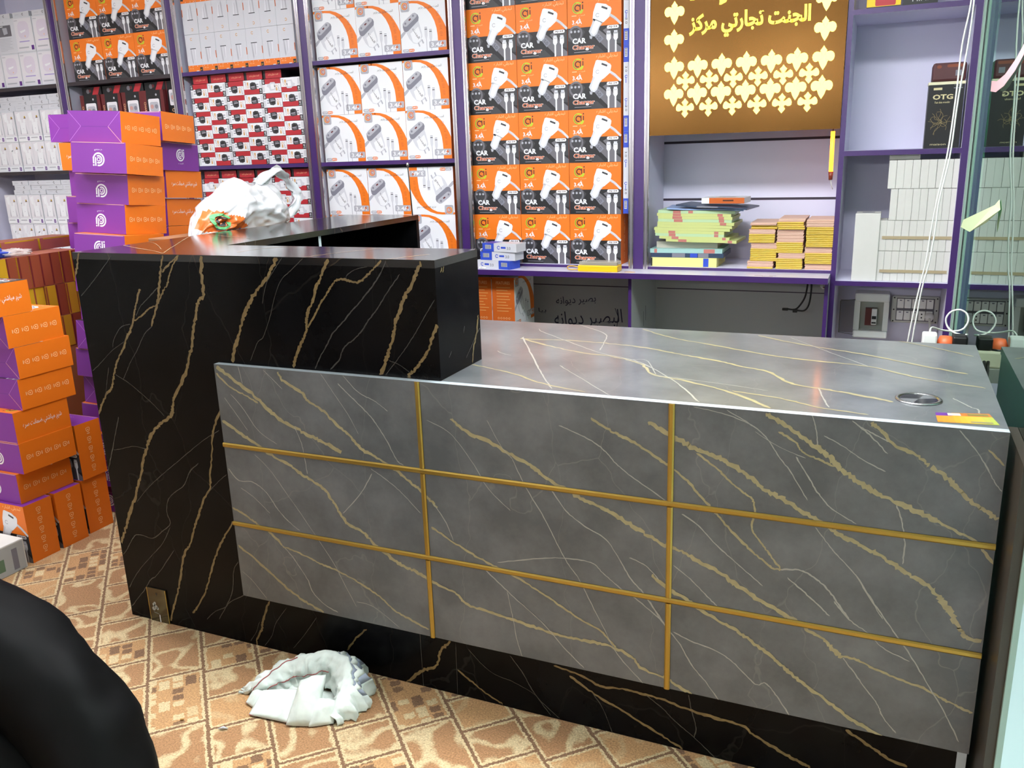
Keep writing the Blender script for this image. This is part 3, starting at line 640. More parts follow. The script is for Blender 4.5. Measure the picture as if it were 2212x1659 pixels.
# ------------------------------------------------------------------ glass partition at the right
def glass_mat():
    m = bpy.data.materials.new('tinted_glass'); m.use_nodes = True
    nt, N, L = nodes(m); nt.nodes.remove(nt.nodes['Principled BSDF']); out = nt.nodes['Material Output']
    tr = N('BsdfTransparent'); tr.inputs['Color'].default_value = (.72, .86, .80, 1)
    gl = N('BsdfGlossy'); gl.inputs['Roughness'].default_value = .0; gl.inputs['Color'].default_value = (.76, .94, .85, 1)
    fr = N('Fresnel', IOR=1.52); sc2 = N('MapRange'); sc2.inputs['To Min'].default_value = .05; sc2.inputs['To Max'].default_value = 1.0
    L(fr.outputs[0], sc2.inputs['Value'])
    mx = N('MixShader'); L(sc2.outputs[0], mx.inputs[0]); L(tr.outputs[0], mx.inputs[1]); L(gl.outputs[0], mx.inputs[2]); L(mx.outputs[0], out.inputs['Surface'])
    return m
gp = thing('glass_partition', 'green tinted glass partition with dark lower post beside the counter end', 'partition')
M_GEDGE = mat('green_glass_edge', '#8fa79b', .2); M_BRONZE = mat('dark_bronze_post', '#3a332a', .35, metal=.3)
m = MB(); m.box(2.274, 2.282, -.118, 1.80, .0, 2.4, glass_mat(), front=M_GEDGE); m.build('glass_pane', gp)
m = MB(); m.box(2.258, 2.2735, -.118, .10, 0, .80, M_BRONZE); m.build('lower_post', gp)
m = MB(); m.box(2.2635, 2.271, 1.785, 1.80, 0, 2.4, M_GEDGE); m.box(2.2725, 2.2738, 1.78, 1.80, 0, 2.4, M_BLACKP); m.build('edge_channel', gp)
m = MB(); m.box(2.2735, 2.283, -.128, -.1185, 0, 2.4, M_GEDGE); m.build('front_trim', gp)

# ------------------------------------------------------------------ packaged goods: one mesh per kind, printed on its faces
LOGO_TXT = 'الجنت'
def logo(f, u, v, r, outer, inner, l=1, dot=None, cap=None, gap=(-60, 40)):
    """ring shaped mark: an open outer ring round a small d with a dotted j"""
    f.ring(u, v, r*.78, r, outer, 20, 318, l, 18)
    f.ring(u+.0*r/f.w, v, r*.36, r*.58, inner, 60, 330, l, 14)
    f.rect(u+r*.42/f.w, v-r*.62/f.h, u+r*.62/f.w, v+r*.45/f.h, inner, l)
    f.ring(u+r*.3/f.w, v+r*.3/f.h, r*.6, r*.8, outer, 0, 70, l, 6)
    f.rect(u+r*.9/f.w, v-r*.5/f.h, u+r*1.1/f.w, v+r*.3/f.h, outer if not dot else dot, l)
    f.disc(u+r*1.0/f.w, v-r*.85/f.h, r*.14, dot or inner, l, 8)
def logo_white(f, u, v, r, ang=0, l=1, m=None):
    """white mark of the purple box ends: nested arcs with a stem and a dot, turned by ang"""
    m = m or WH; c, s_ = math.cos(math.radians(ang)), math.sin(math.radians(ang))
    def R(x, y): return (u+(x*c-y*s_)*r/f.w, v+(x*s_+y*c)*r/f.h)
    f.ring(u, v, r*.78, r, m, 75+ang, 285+ang, l, 14); f.ring(u, v, r*.42, r*.62, m, 60+ang, 300+ang, l, 14)
    f.ring(u, v, r*.2, r*.32, m, 0, 360, l, 8)
    f.poly([R(.42, -.95), R(.64, -.95), R(.64, .3), R(.42, .3)], m, l)
    f.poly([R(.78, -.6), R(1.0, -.6), R(1.0, .35), R(.78, .35)], m, l); f.ring(u, v, r*.78, r, m, 20+ang, 75+ang, l, 5)
    q = R(.89, -.85); f.disc(q[0], q[1], r*.14, m, l, 8)
    q = R(0, 1.35); f.text(LOGO_TXT, q[0], q[1], r*1.3, r*.28, m, l, ang)
def icons(f, n, horiz, m, size, c=.5, span=(.18, .82), flip=1):
    """row of little shield shaped symbols with a bar of fine print under each"""
    for k in range(n):
        t = span[0]+(span[1]-span[0])*k/(n-1); u, v = (t, c) if horiz else (c, t)
        S = size/2; pts = [(-.9, -.8), (0, -1), (.9, -.8), (.85, .2), (.45, .8), (0, 1.05), (-.45, .8), (-.85, .2)]
        if horiz: pts = [(y*flip, x) for x, y in pts]
        P = [(u+x*S/f.w, v+y*S/f.h) for x, y in pts]
        f.line(P+[P[0]], size*.11, m); f.disc(u, v, S*.32, m, 1, 6)
        d = 1.75*S*flip
        if horiz: f.rect(u+(d-S*.25)/f.w, v-S*.8/f.h, u+(d+S*.2)/f.w, v+S*.8/f.h, SALM)
        else: f.rect(u-S*.7/f.w, v+(1.75*S-S*.2)/f.h, u+S*.7/f.w, v+(1.75*S+S*.15)/f.h, SALM)

def car_charger_front(f):
    f.rect(0, 0, 1, .52, OR, 1); f.rect(0, .52, 1, 1, DK, 1)
    f.poly([(.0, .54), (.26, .53), (.33, .6), (.28, .7), (.1, .78), (0, .74)], DG, 2)
    f.ring(.15, .62, .022, .03, SG, 0, 360, 3, 14)
    for a in (.07, .14, .21): f.disc(a, .585, .005, LG, 4, 7)
    f.poly([(.47, .66), (.58, .58), (1, .93), (1, 1), (.8, 1)], SG, 2); f.poly([(.50, .69), (.58, .64), (.68, .75), (.60, .82)], MG, 3); f.text('S-D', .59, .73, .02, .012, DG, 4, 45)
    f.poly([(.66, .60), (.78, .535), (1, .55), (1, .86), (.9, .84)], DG, 2); f.poly([(.66, .60), (.74, .56), (.92, .84), (.86, .82)], SG, 3)
    f.poly([(.4, .9), (.55, .86), (.7, 1), (.45, 1)], DG, 2)
    logo(f, .19, .17, .022, GR, BR, 2, BR); f.ring(.19, .17, .017, .0205, GRD, 100, 250, 3, 8)
    f.text('الجنت', .27, .305, .026, .006, PINKY, 2); f.rect(.08, .298, .17, .312, PINKY, 2)
    f.text('3.4A', .18, .42, .042, .016, WH, 2, 0, .025); f.poly([(.235, .33), (.20, .39), (.225, .39), (.21, .43), (.25, .37), (.225, .37)], WH, 2); f.rect(.09, .475, .26, .481, SALM, 2)
    f.text('تبديلي اشاره', .74, .065, .09, .018, PINKY, 2)
    # the white car charger
    f.poly([(.49, .98*.52), (.53, .13), (.55, .12), (.80, .2), (.82, .25), (.79, .37), (.66, .47), (.6, .47)], OFF, 3)
    f.poly([(.53, .14), (.56, .115), (.72, .15), (.82, .23), (.815, .28), (.79, .37), (.68, .46), (.58, .48), (.47, .40), (.485, .27)], WH, 4)
    f.poly([(.485, .38), (.66, .465), (.60, .54), (.555, .655), (.50, .70), (.44, .68), (.40, .60), (.46, .47)], OFF, 4); f.poly([(.53, .41), (.63, .46), (.575, .54), (.535, .63), (.49, .675), (.44, .62), (.48, .5)], WH, 5)
    f.poly([(.41, .675), (.47, .695), (.455, .74), (.42, .73)], LG, 4)
    f.line([(.64, .19), (.745, .235)], .007, DG, 5); f.ring(.565, .33, .0055, .008, LG, 30, 330, 5, 10)
    f.line([(.79, .34), (.88, .4), (1, .52)], .009, OFF, 4)
    for k in range(5): t = .815+.02*k; f.line([(t-.012, .385+.017*k), (t+.016, .352+.017*k)], .0012, LG, 5)
    f.pill(.735, .525, .955, .585, WH, 4); f.text('AJ-24', .845, .555, .036, .0075, BR, 5, 0, .02)
    for a in (.735, .865):
        f.rect(a, .62, a+.065, .665, OFF, 4); f.rect(a-.008, .655, a+.073, .76, WH, 4); f.poly([(a-.005, .76), (a+.07, .76), (a+.045, .80), (a+.02, .80)], WH, 4); f.rect(a+.018, .79, a+.048, 1, WH, 4); f.rect(a+.0, .672, a+.065, .68, MG, 5)
    f.text('CAR', .22, .755, .058, .021, WH, 5, 0, .04); f.text('Charger', .30, .88, .096, .0235, WH, 4, 0, .055); f.text('Charger', .30, .88, .093, .0215, ORD, 5, 0, .03)
    f.rect(.12, .955, .44, .962, LG, 4)
def car_charger_mesh(turn=180):
    w, d, h = .2245, .1072, .2108; mb = MB()
    mb.box(-w/2, w/2, -d/2, d/2, 0, h, OR, top=PU, bottom=PU); F = box_faces(mb, w, d, h)
    car_charger_front(F['front'])
    icons(F['right'], 5, False, PINKY, .0165, .5, (.14, .82))
    F['left'].text('شپږ مياشتي ضمانت سره', .5, .5, .15, .026, WH, 1, 90)
    f = F['top']; logo_white(f, .5, .5+(.06 if turn else -.06), .024, turn); f.line([(.02, .02), (.98, .02)], .0012, PINKY)
    f = F['bottom']; wl = pm('lilac_line', '#b27acb')
    f.line([(0, 0), (.24, .5), (0, 1)], .0012, wl); f.line([(1, 0), (.76, .5), (1, 1)], .0012, wl); f.line([(.24, .5), (.76, .5)], .0012, PUD); f.line([(.76, .5), (1, 1)], .0014, PINKY)
    return mb.mesh('car_charger_box')
def white_charger_mesh():
    w, d, h = .2245, .1072, .2108; mb = MB()
    mb.box(-w/2, w/2, -d/2, d/2, 0, h, WH, left=ORD, right=ORD, top=OFF); F = box_faces(mb, w, d, h); f = F['front']
    out = [(.28, 0), (.42, .012), (.55, .05), (.68, .12), (.79, .215), (.88, .33), (.95, .45), (1, .56)]
    inn = [(.28, .045), (.40, .06), (.51, .11), (.61, .19), (.69, .29), (.755, .42), (.795, .56), (.81, .7), (.815, .85), (.815, 1)]
    f.rect(0, 0, .3, .045, OR, 1)
    O2 = [(out[min(i, 7)] if i < 8 else (1, .56+.44*(i-7)/2)) for i in range(10)]
    for i in range(9): f.poly([O2[i], O2[i+1], inn[i+1], inn[i]], OR, 1)
    f.pill(.03, .0, .225, .20, LG, 2, .008); f.text(LOGO_TXT, .128, .178, .025, .004, MG, 3)
    f.ring(.125, .09, .0105, .0145, OR, 20, 330, 3, 14); f.ring(.125, .09, .005, .008, ORD, 60, 330, 3, 10); f.rect(.165, .045, .18, .125, OR, 3); f.disc(.195, .03, .0022, RE, 3, 6); f.ring(.125, .09, .0145, .016, YE, 120, 250, 3, 10)
    f.text('الجنت موټري برق چارجر', .64, .15, .10, .016, DG, 3)
    for k, v in enumerate((.27, .405, .53, .66)):
        u = (.825, .865, .885, .89)[k]; f.ring(u, v, .0052, .0064, ORD, 0, 360, 2, 10); f.disc(u, v, .002, ORD, 2, 6)
        f.rect(u-.02, v+.045, u+.03, v+.055, ORD, 2)
    # plug-in charger
    f.poly([(.0, .63), (.1, .55), (.12, .6), (.02, .70), (0, .70)], LG, 2)
    f.poly([(.12, .58), (.40, .36), (.43, .46), (.47, .62), (.48, .70), (.455, .73), (.45, .79), (.37, .83), (.27, .81), (.19, .72)], OFF, 2)
    f.poly([(.22, .62), (.40, .50), (.455, .66), (.44, .76), (.36, .82), (.27, .79)], WH, 3)
    f.poly([(.06, .42), (.10, .37), (.29, .235), (.34, .23), (.40, .27), (.42, .32), (.41, .385), (.17, .57), (.12, .585), (.075, .55), (.06, .49)], MG, 3)
    f.poly([(.065, .415), (.10, .37), (.29, .235), (.34, .235), (.385, .27), (.37, .31), (.15, .475), (.10, .48), (.07, .45)], LG, 4)
    for a, b, mm in ((.12, .42, MG), (.30, .285, MG)): f.disc(a, b, .005, mm, 5, 8)
    f.poly([(.19, .355), (.235, .325), (.255, .345), (.21, .378)], MA, 5)
    f.text('الجنت', .345, .63, .05, .014, DG, 5, 58, .01)
    for q in ([(.37, .81), (.395, .80), (.425, .88), (.40, .89)], [(.45, .76), (.475, .745), (.51, .82), (.485, .84)]): f.poly(q, LG, 3)
    for a, b in ((.535, .52), (.635, .57)):
        f.rect(a, b, a+.055, b+.05, OFF, 3); f.rect(a, b+.035, a+.055, b+.05, DG, 4); f.rect(a, b-.0, a+.055, b+.008, MG, 4)
        f.poly([(a-.006, b+.05), (a+.061, b+.05), (a+.058, b+.17), (a+.04, b+.23), (a+.015, b+.23), (a-.003, b+.17)], OFF, 3); f.line([(a+.03, b+.22), (a+.035, 1)], .003, LG, 3)
    f.pill(.03, .915, .17, .975, LG, 3, .006); f.pill(.16, .915, .29, .975, OR, 3, .006); f.text('AJ09', .1, .945, .022, .007, WH, 4, 0, .02); f.text('10PCS', .225, .945, .024, .007, WH, 4, 0, .02)
    f.poly([(.02, 1), (.06, .985), (.2, .985), (.26, 1)], LG, 2)
    f.pill(.62, .80, .99, .93, LG, 3, .005); f.text('3.4', .75, .868, .04, .0175, WH, 4, 0, .02); f.text('A', .885, .868, .025, .0175, WH, 4, 0, .02); f.poly([(.935, .80), (.87, .865), (.905, .865), (.88, .915), (.95, .845), (.915, .845)], ORD, 5)
    f = F['left']; f.text('FEATURES', .5, .11, .066, .013, SALM, 1)
    for k in range(9): f.rect(.2, .2+.062*k, .2+(.62, .5, .64, .55, .6, .42, .5, .66, .52)[k], .218+.062*k, pm('faint_print', '#c98a52'), 1)
    for k in range(5): f.ring(.26+.12*k, .86, .0035, .005, SALM, 0, 360, 1, 6)
    f.text('MADE IN CHINA', .52, .95, .05, .006, SALM, 1)
    f = F['right']; f.text('FEATURES', .5, .11, .066, .013, SALM, 1)
    return mb.mesh('white_charger_box')
def tall_box_mesh():
    w, d, h = .0925, .10, .1725; mb = MB(); mb.box(-w/2, w/2, -d/2, d/2, 0, h, OFF, right=WH, left=WH); F = box_faces(mb, w, d, h); f = F['front']
    f.rect(0, .82, 1, 1, OR, 1)
    for a in (.1, .33, .65): f.disc(a, .845, .0018, WH, 2, 6)
    f.text('PD 3A', .24, .90, .026, .006, SALM, 2); f.rect(.55, .965, .72, .985, WH, 2); f.poly([(.80, .88), (.98, .88), (.98, .99), (.82, .99)], DK, 2); f.poly([(.83, .93), (.95, .93), (.89, .97)], GOL, 3)
    f.ring(.42, .12, .004, .0068, pm('tan_ring', '#c99a63'), 30, 330, 1, 12); f.rect(.28, .365, .67, .385, DK, 1)
    f.poly([(.3, .39), (.36, .39), (.42, .73), (.37, .8), (.33, .7)], LG, 1); f.rect(.52, .39, .545, .68, LG, 1); f.poly([(.545, .39), (.66, .39), (.6, .68), (.56, .74)], pm('pale_grey', '#d2d2da'), 1)
    f.rect(.95, .47, 1, .66, RE if False else ORD, 2)
    F['left'].rect(.3, .4, .7, .8, ORD, 1); F['right'].rect(.6, .45, 1, .65, ORD, 1)
    return mb.mesh('tall_white_box')
def red_box_mesh(white=False):
    w, d, h = .1085, .10, .0640; mb = MB(); mb.box(-w/2, w/2, -d/2, d/2, 0, h, WH, top=RE, bottom=RE); F = box_faces(mb, w, d, h); f = F['front']
    f.rect(.16, 0, 1, .36, RE, 1); f.rect(0, 0, .16, .4, DK, 1); f.text('2.4A', .08, .2, .02, .011, WH, 2, 90, .02)
    if white:
        f.poly([(.3, .36), (.42, .33), (.46, .25), (.68, .25), (.72, .33), (.72, .8), (.42, .85), (.36, .62), (.25, .55)], OFF, 2); f.poly([(.45, .4), (.64, .38), (.66, .72), (.48, .74)], WH, 3); f.line([(.66, .5), (.7, .58)], .004, DK, 3)
    else:
        f.poly([(.28, .36), (.40, .33), (.55, .3), (.64, .36), (.66, .5), (.64, .78), (.52, .86), (.36, .82), (.30, .66)], DG, 2); f.poly([(.36, .40), (.56, .37), (.58, .5), (.4, .54)], SG, 3); f.poly([(.4, .58), (.58, .54), (.6, .72), (.44, .76)], DK, 3); f.line([(.38, .56), (.62, .52)], .003, LG, 3)
        f.line([(.18, .5), (.3, .52)], .004, MG, 2); f.line([(.18, .68), (.3, .68)], .004, MG, 2)
    f.ring(.77, .55, .004, .0065, pm('tan_ring', '#c99a63'), 0, 360, 1, 8); f.rect(.73, .66, .81, .86, pm('tan_ring', '#c99a63'), 1); f.text('الجنت', .9, .68, .03, .012, BR, 1, 90)
    for k in range(3): f.rect(.03+.035*k, .5, .045+.035*k, .92, LG, 1)
    f = F['top']; f.text('Al Jannat PDF Charger', .5, .5, .07, .01, SALM, 1)
    return mb.mesh('red_white_box')
def red_flat_mesh():
    w, d, h = .106, .064, .036; mb = MB(); mb.box(-w/2, w/2, -d/2, d/2, 0, h, RE, right=DK); F = box_faces(mb, w, d, h)
    F['front'].rect(0, 0, .12, 1, DK, 1); F['front'].text('الجنت موټري چارجر', .55, .55, .06, .012, SALM, 1); F['front'].rect(.0, 0, 1, .04, MA, 2)
    return mb.mesh('red_flat_box')
def blister_mesh():
    w, d, h = .0985, .09, .1635; mb = MB(); mb.box(-w/2, w/2, -d/2, d/2, 0, h, OFF); F = box_faces(mb, w, d, h); f = F['front']
    f.rect(.03, .03, .97, .80, CLEARW, 1); f.poly([(.12, .10), (.42, .05), (.42, .3), (.2, .34)], WH, 2); f.disc(.78, .2, .0055, GOL, 2, 8); f.rect(.7, .225, .86, .25, BR, 2)
    f.pill(.33, .38, .76, .74, WH, 2, .006); f.disc(.4, .33, .01, WH, 2, 8); f.disc(.7, .33, .01, WH, 2, 8); f.poly([(.24, .76), (.33, .42), (.33, .76)], LG, 2); f.poly([(.85, .76), (.76, .42), (.76, .76)], LG, 2); f.disc(.55, .58, .0025, LG, 3, 6)
    f.rect(0, .82, 1, 1, WH, 2); f.rect(.08, .865, .6, .9, LG, 3); f.rect(.74, .85, .9, .97, PUD, 3); f.text('5', .82, .91, .006, .011, WH, 4)
    return mb.mesh('clear_fronted_box')
def big_blister_mesh(printed=False):
    w, d, h = .142, .10, .176; mb = MB(); mb.box(-w/2, w/2, -d/2, d/2, 0, h, OFF); F = box_faces(mb, w, d, h); f = F['front']
    if printed:
        f.rect(.06, .18, .82, .5, SG, 1); f.poly([(.35, .25), (.6, .25), (.62, .42), (.4, .45)], LG, 2); f.rect(.12, .2, .4, .22, WH, 2)
        for k in range(9): f.rect(.08, .56+.042*k, .08+(.7, .64, .72, .6, .7, .55, .68, .72, .4)[k], .572+.042*k, LG, 1)
        f.disc(.45, .09, .004, LG, 1, 6)
    else:
        f.rect(.04, .04, .96, .96, CLEARW, 1); f.pill(.2, .12, .8, .62, pm('clear_mauve', '#cfc6d6', .12), 2, .03); f.poly([(.3, .4), (.62, .36), (.6, .41), (.35, .46)], WH, 3)
        f.rect(.2, .68, .75, .71, pm('lilac_print', '#9d8fc4'), 3); f.rect(.12, .85, .66, .89, LG, 3); f.rect(.8, .82, .94, .95, PUD, 3); f.rect(.06, .08, .25, .1, LG, 3); f.disc(.55, .55, .004, SALM, 3, 6)
    return mb.mesh('white_cable_box')
def flat_white_mesh():
    w, d, h = .129, .09, .0255; mb = MB(); mb.box(-w/2, w/2, -d/2, d/2, 0, h, OFF); F = box_faces(mb, w, d, h); f = F['front']
    f.ring(.62, .5, .0035, .006, DK, 40, 320, 1, 10); f.rect(.52, .45, .56, .52, LG, 1); f.rect(.14, .45, .36, .52, LG, 1)
    return mb.mesh('flat_white_box')
def dark_box_mesh():
    w, d, h = .142, .10, .191; mb = MB(); mb.box(-w/2, w/2, -d/2, d/2, 0, h, DK, right=MA, left=MA); F = box_faces(mb, w, d, h); f = F['front']
    f.poly([(0, 0), (.2, 0), (.14, 1), (0, 1)], MA, 1); f.poly([(.86, 0), (1, 0), (1, 1), (.8, 1)], MA, 1); f.pill(.26, .22, .78, .62, CLEARW, 2, .008); f.pill(.32, .3, .72, .54, LG, 3, .01); f.disc(.42, .42, .011, pm('rose_print', '#b98a84'), 4, 10); f.disc(.62, .42, .011, MG, 4, 10)
    f.text('CAR', .5, .74, .05, .016, SALM, 2); f.disc(.66, .12, .006, LG, 2, 8); f.text('CHARGER', .1, .5, .08, .012, SALM, 2, 90); f.rect(.25, .86, .75, .9, MA, 2)
    return mb.mesh('dark_charger_box')
def dark_flat_mesh():
    w, d, h = .142, .10, .040; mb = MB(); mb.box(-w/2, w/2, -d/2, d/2, 0, h, DK); f = box_faces(mb, w, d, h)['front']
    f.poly([(.66, 0), (.95, 0), (.8, 1), (.5, 1)], RE, 1); f.disc(.3, .5, .012, SG, 1, 10); f.disc(.42, .45, .009, MA, 2, 8)
    return mb.mesh('dark_flat_box')
def maroon_mesh(gold=False):
    w, d, h = .16, .046, .125; mb = MB(); a, b = (GOL, BROWNB) if gold else (BROWNB, GOL)
    mb.box(-w/2, w/2, -d/2, d/2, 0, h, a, front=b, back=b, top=pm('dusty_maroon', '#8f4f4a')); F = box_faces(mb, w, d, h)
    F['top'].rect(.1, .0, .9, .12, GOL, 1); F['front'].rect(.05, .1, .95, .16, BROWNB if gold else YE, 1); F['right'].rect(.05, .02, .2, .98, MA if not gold else BROWNB, 1)
    return mb.mesh('maroon_gold_box')
def slim_mesh(upside=0):
    w, d, h = .022, .09, .163; mb = MB(); mb.box(-w/2, w/2, -d/2, d/2, 0, h, OFF); f = box_faces(mb, w, d, h)['front']
    a, b = (.0, .38) if upside else (.62, 1)
    f.rect(0, a, 1, b, BL, 1); f.rect(.2, a+.06, .75, a+.26, OFF, 2)
    for k in range(5): f.rect(.25, a+.07+.036*k, .7, a+.086+.036*k, DG, 3)
    c = .66 if upside else .2; f.ring(.5, c+.05, .0035, .006, BL, 30, 340, 1, 10); f.text('3.0', .5, c+.25 if not upside else c-.12, .022, .009, DG, 1, 90); f.rect(.4, c+.09, .52, c+.2, BL, 1)
    return mb.mesh('slim_blue_white_box')

ME_CC = car_charger_mesh(); ME_CU = car_charger_mesh(0); ME_WC = white_charger_mesh(); ME_TALL = tall_box_mesh(); ME_RB = red_box_mesh(); ME_RW = red_box_mesh(True); ME_RF = red_flat_mesh()
ME_BL = blister_mesh(); ME_BB = big_blister_mesh(); ME_BP = big_blister_mesh(True); ME_FW = flat_white_mesh(); ME_DB = dark_box_mesh(); ME_DF = dark_flat_mesh()
ME_MA = maroon_mesh(); ME_MG = maroon_mesh(True); ME_S0 = slim_mesh(); ME_S1 = slim_mesh(1)
LMR = ['left', 'middle', 'right']
def jit(a): return random.uniform(-a, a)

# ---- orange and black car charger boxes beside the gold sign: six rows of three
for r in range(6):
    for c in range(3):
        put(ME_CC, 'car_charger_box', f'orange and black car charger box, {ORD_[r]} row, {LMR[c]} column, bay left of the gold sign', 'box',
            (.4385+.2262*c+jit(.0004), 1.828+.0536+jit(.001)+(0 if r else .0), .8495+.2114*r), (0, 0, jit(.003)), 'car charger boxes beside the gold sign')
# slim blue and white boxes standing in the gap at the right
for k in range(8):
    put(ME_S1 if k % 2 else ME_S0, 'slim_charger_box', f'slim blue and white charger box, {ORD_[k]} in the narrow column right of the car chargers', 'box', (1.023, 1.874, 1.0625+.1635*k), (0, 0, 0), 'slim boxes beside the car chargers')
# ---- white and orange charger boxes
D = [(.8495, 2, 'bottom shelf'), (1.3055, 2, 'middle shelf'), (1.7555, 2, 'upper shelf')]
for z, n, nm in D:
    for r in range(n):
        for c in range(3):
            flip = (nm == 'bottom shelf' and r == 1 and c == 2)
            lab = f'white and orange wall charger box, {("lower", "upper")[r]} row, {LMR[c]} column, {nm} of the middle bay'
            if flip: lab = 'white and orange wall charger box stacked upside down, bottom shelf of the middle bay'
            o = put(ME_WC, 'wall_charger_box', lab, 'box', (-.336+.2259*c+jit(.0004), 1.828+.0536+jit(.001), z+.2112*r), (0, 0, jit(.003)), 'white and orange charger boxes')
            if flip: o.rotation_euler = (0, PI, 0); o.location.z += .2108
# ---- tall white boxes, upper shelf, the upper row upside down
for r in range(2):
    for c in range(7):
        o = put(ME_TALL, 'cable_box', f'tall white cable box with orange band, {("lower", "upper, upside down")[r]} row, {ORN[c]} from the left', 'box', (-1.1705+.0936*c, 1.828+.05+jit(.001), 1.7555+.1735*r), (0, 0, 0), 'tall white cable boxes')
        if r: o.rotation_euler = (0, PI, 0); o.location.z += .1725
    put(ME_TALL, 'cable_box', f'tall white cable box turned sideways at the left end of the {("lower", "upper")[r]} row', 'box', (-1.2345, 1.90, 1.7555+.1735*r), (0, 0, PI/2*1), 'tall white cable boxes') if False else None
# ---- red and white boxes, head to foot in turn
WHITE = {(5, 4), (5, 5)}
for z0, n, nm, lo in ((1.3055, 6, 'middle shelf', 0), (.8495, 6, 'bottom shelf', 1)):
    for r in range(n):
        for c in range(6):
            wt = ((r, c) in WHITE) if not lo else ((r, c) not in ((4, 0), (3, 2)))
            o = put(ME_RW if wt else ME_RB, 'red_charger_box', f'red and white charger box, {ORD_[r]} row, {ORN[c]} column, {nm}, {("black", "white")[wt]} charger pictured', 'box', (-1.168+.1117*c+jit(.0004), 1.828+.05+jit(.001), z0+.0655*r+.0003), (0, 0, 0), 'red and white charger boxes')
            if c % 2: o.rotation_euler = (0, PI, 0); o.location.z += .0640
    for c in range(5 if not lo else 6):
        put(ME_RF, 'red_flat_box', f'flat red box {ORN[c]} from the left on top of the red stack, {nm}', 'box', (-1.162+.1117*c+jit(.003), 1.832+.032, z0+.0655*6+.001), (0, 0, 0), 'flat red boxes on top')
# ---- far bay with car chargers and dark boxes
for r in range(2):
    for c in range(3):
        put(ME_CC, 'car_charger_box', f'orange and black car charger box, {("lower", "upper")[r]} row, {LMR[c]} column, upper shelf behind the purple cartons', 'box', (-1.89+.2262*c, 1.8816+jit(.002), 1.7555+.2114*r), (0, 0, jit(.004)), 'car charger boxes on the far shelf')
for r in range(2):
    for c in range(4 + (r == 1)):
        if r == 0: put(ME_DB, 'dark_charger_box', f'dark maroon charger box with clear window, hidden lower row, {ORN[c]} from the left', 'box', (-1.925+.150*c, 1.88+jit(.006), 1.3055), (0, 0, jit(.02)), 'dark charger boxes')
        elif c < 4: put(ME_DB, 'dark_charger_box', f'dark maroon charger box with clear window, upper row, {ORN[c]} from the left', 'box', (-1.925+.150*c, 1.88+jit(.006), 1.4970), (0, 0, jit(.02)), 'dark charger boxes')
for c in range(4):
    put(ME_DF, 'dark_flat_box', f'flat dark box with red stripe, {ORN[c]} from the left, above the dark chargers', 'box', (-1.925+.150*c, 1.895+jit(.008), 1.6885), (0, 0, jit(.03)), 'flat dark boxes')
put(ME_DF, 'dark_flat_box', 'flat dark box under the highest dark charger box at the right end', 'box', (-1.352, 1.90, 1.4970), (0, 0, 0), 'flat dark boxes')
put(ME_DB, 'dark_charger_box', 'dark charger box with clear window at the right end of the dark shelf, lower', 'box', (-1.352, 1.90, 1.3055), (0, 0, .02), 'dark charger boxes')
put(ME_DB, 'dark_charger_box', 'dark charger box with clear window at the right end of the dark shelf, standing highest', 'box', (-1.352, 1.90, 1.5375), (0, 0, -.03), 'dark charger boxes')
# ---- far left bay: white boxes
for c in range(4):
    for r in range(2):
        pr = (r == 1 and c == 2)
        lab = 'white box with grey picture panel and text between clear fronted boxes, far left shelf' if pr else f'clear fronted white cable box, {("lower", "upper")[r]} row of the top shelf, {ORN[c]} from the right post'
        put(ME_BP if pr else ME_BB, 'cable_box', lab, 'box', (-2.185-.1435*(c if not pr else c), 1.878+jit(.003), 1.7555+.1765*r), (0, 0, jit(.006)), 'white cable boxes in the far left bay')
for c in range(3):
    put(ME_FW, 'flat_white_box', f'flat white box lying on the top row, {ORN[c]} from the right post, far left bay', 'box', (-2.185-.15*c, 1.875, 2.109), (0, 0, jit(.03)), 'flat white boxes')
for z0, what in ((1.3055, 'middle shelf'), (.8495, 'bottom shelf')):
    for r in range(2):
        for c in range(6):
            put(ME_BL, 'cable_box', f'white box with clear window, {("lower", "upper")[r]} row, {ORN[c]} from the right post, {what}, far left', 'box', (-2.165-.1015*c, 1.873+jit(.004), z0+.164*r), (0, 0, jit(.008)), 'white windowed boxes in the far left bay')
    for r in range(3):
        for c in range(4):
            put(ME_FW, 'flat_white_box', f'flat white box, {ORD_[r]} layer, {ORN[c]} from the right post, {what}, far left bay', 'box', (-2.18-.1315*c+.012*(r % 2), 1.878+jit(.004), z0+.3283+.0258*r), (0, 0, jit(.01)), 'flat white boxes')

# ---- cartons stacked on the floor behind and beside the counter (the same car charger cartons, lying or standing)
def carton(lab, cen, tilt, face, group, front='logo', me=None):
    """lying carton: bottom centre cen; face says which printed side looks right (+x): icons or text; front: the purple end that looks at the viewer"""
    # lying on its back: local -y -> up; local z (height) -> world y or -y; local x -> world x
    Rl = Matrix.Rotation(-PI/2, 4, 'X')            # front looks up, top end (+z) looks to +y, bottom end (flaps) looks to -y
    if front == 'logo': Rl = Matrix.Rotation(PI/2, 4, 'X')      # front looks down, top end (logo) looks to -y
    if face == 'text': Rl = Matrix.Rotation(PI, 4, 'Z') @ (Matrix.Rotation(PI/2, 4, 'X') if front != 'logo' else Matrix.Rotation(-PI/2, 4, 'X'))
    T = Matrix.Translation(Vector(cen)) @ Matrix.Rotation(tilt[2], 4, 'Z') @ Matrix.Rotation(tilt[1], 4, 'Y') @ Matrix.Rotation(tilt[0], 4, 'X')
    o = bpy.data.objects.new('charger_carton', me or ME_CC); col.objects.link(o)
    ctr_ = Matrix.Translation(Vector((0, 0, -.2108/2)))      # local centre of the box
    o.matrix_world = T @ Matrix.Translation(Vector((0, 0, .0536))) @ Rl @ ctr_
    return tag(o, lab, 'carton', group)
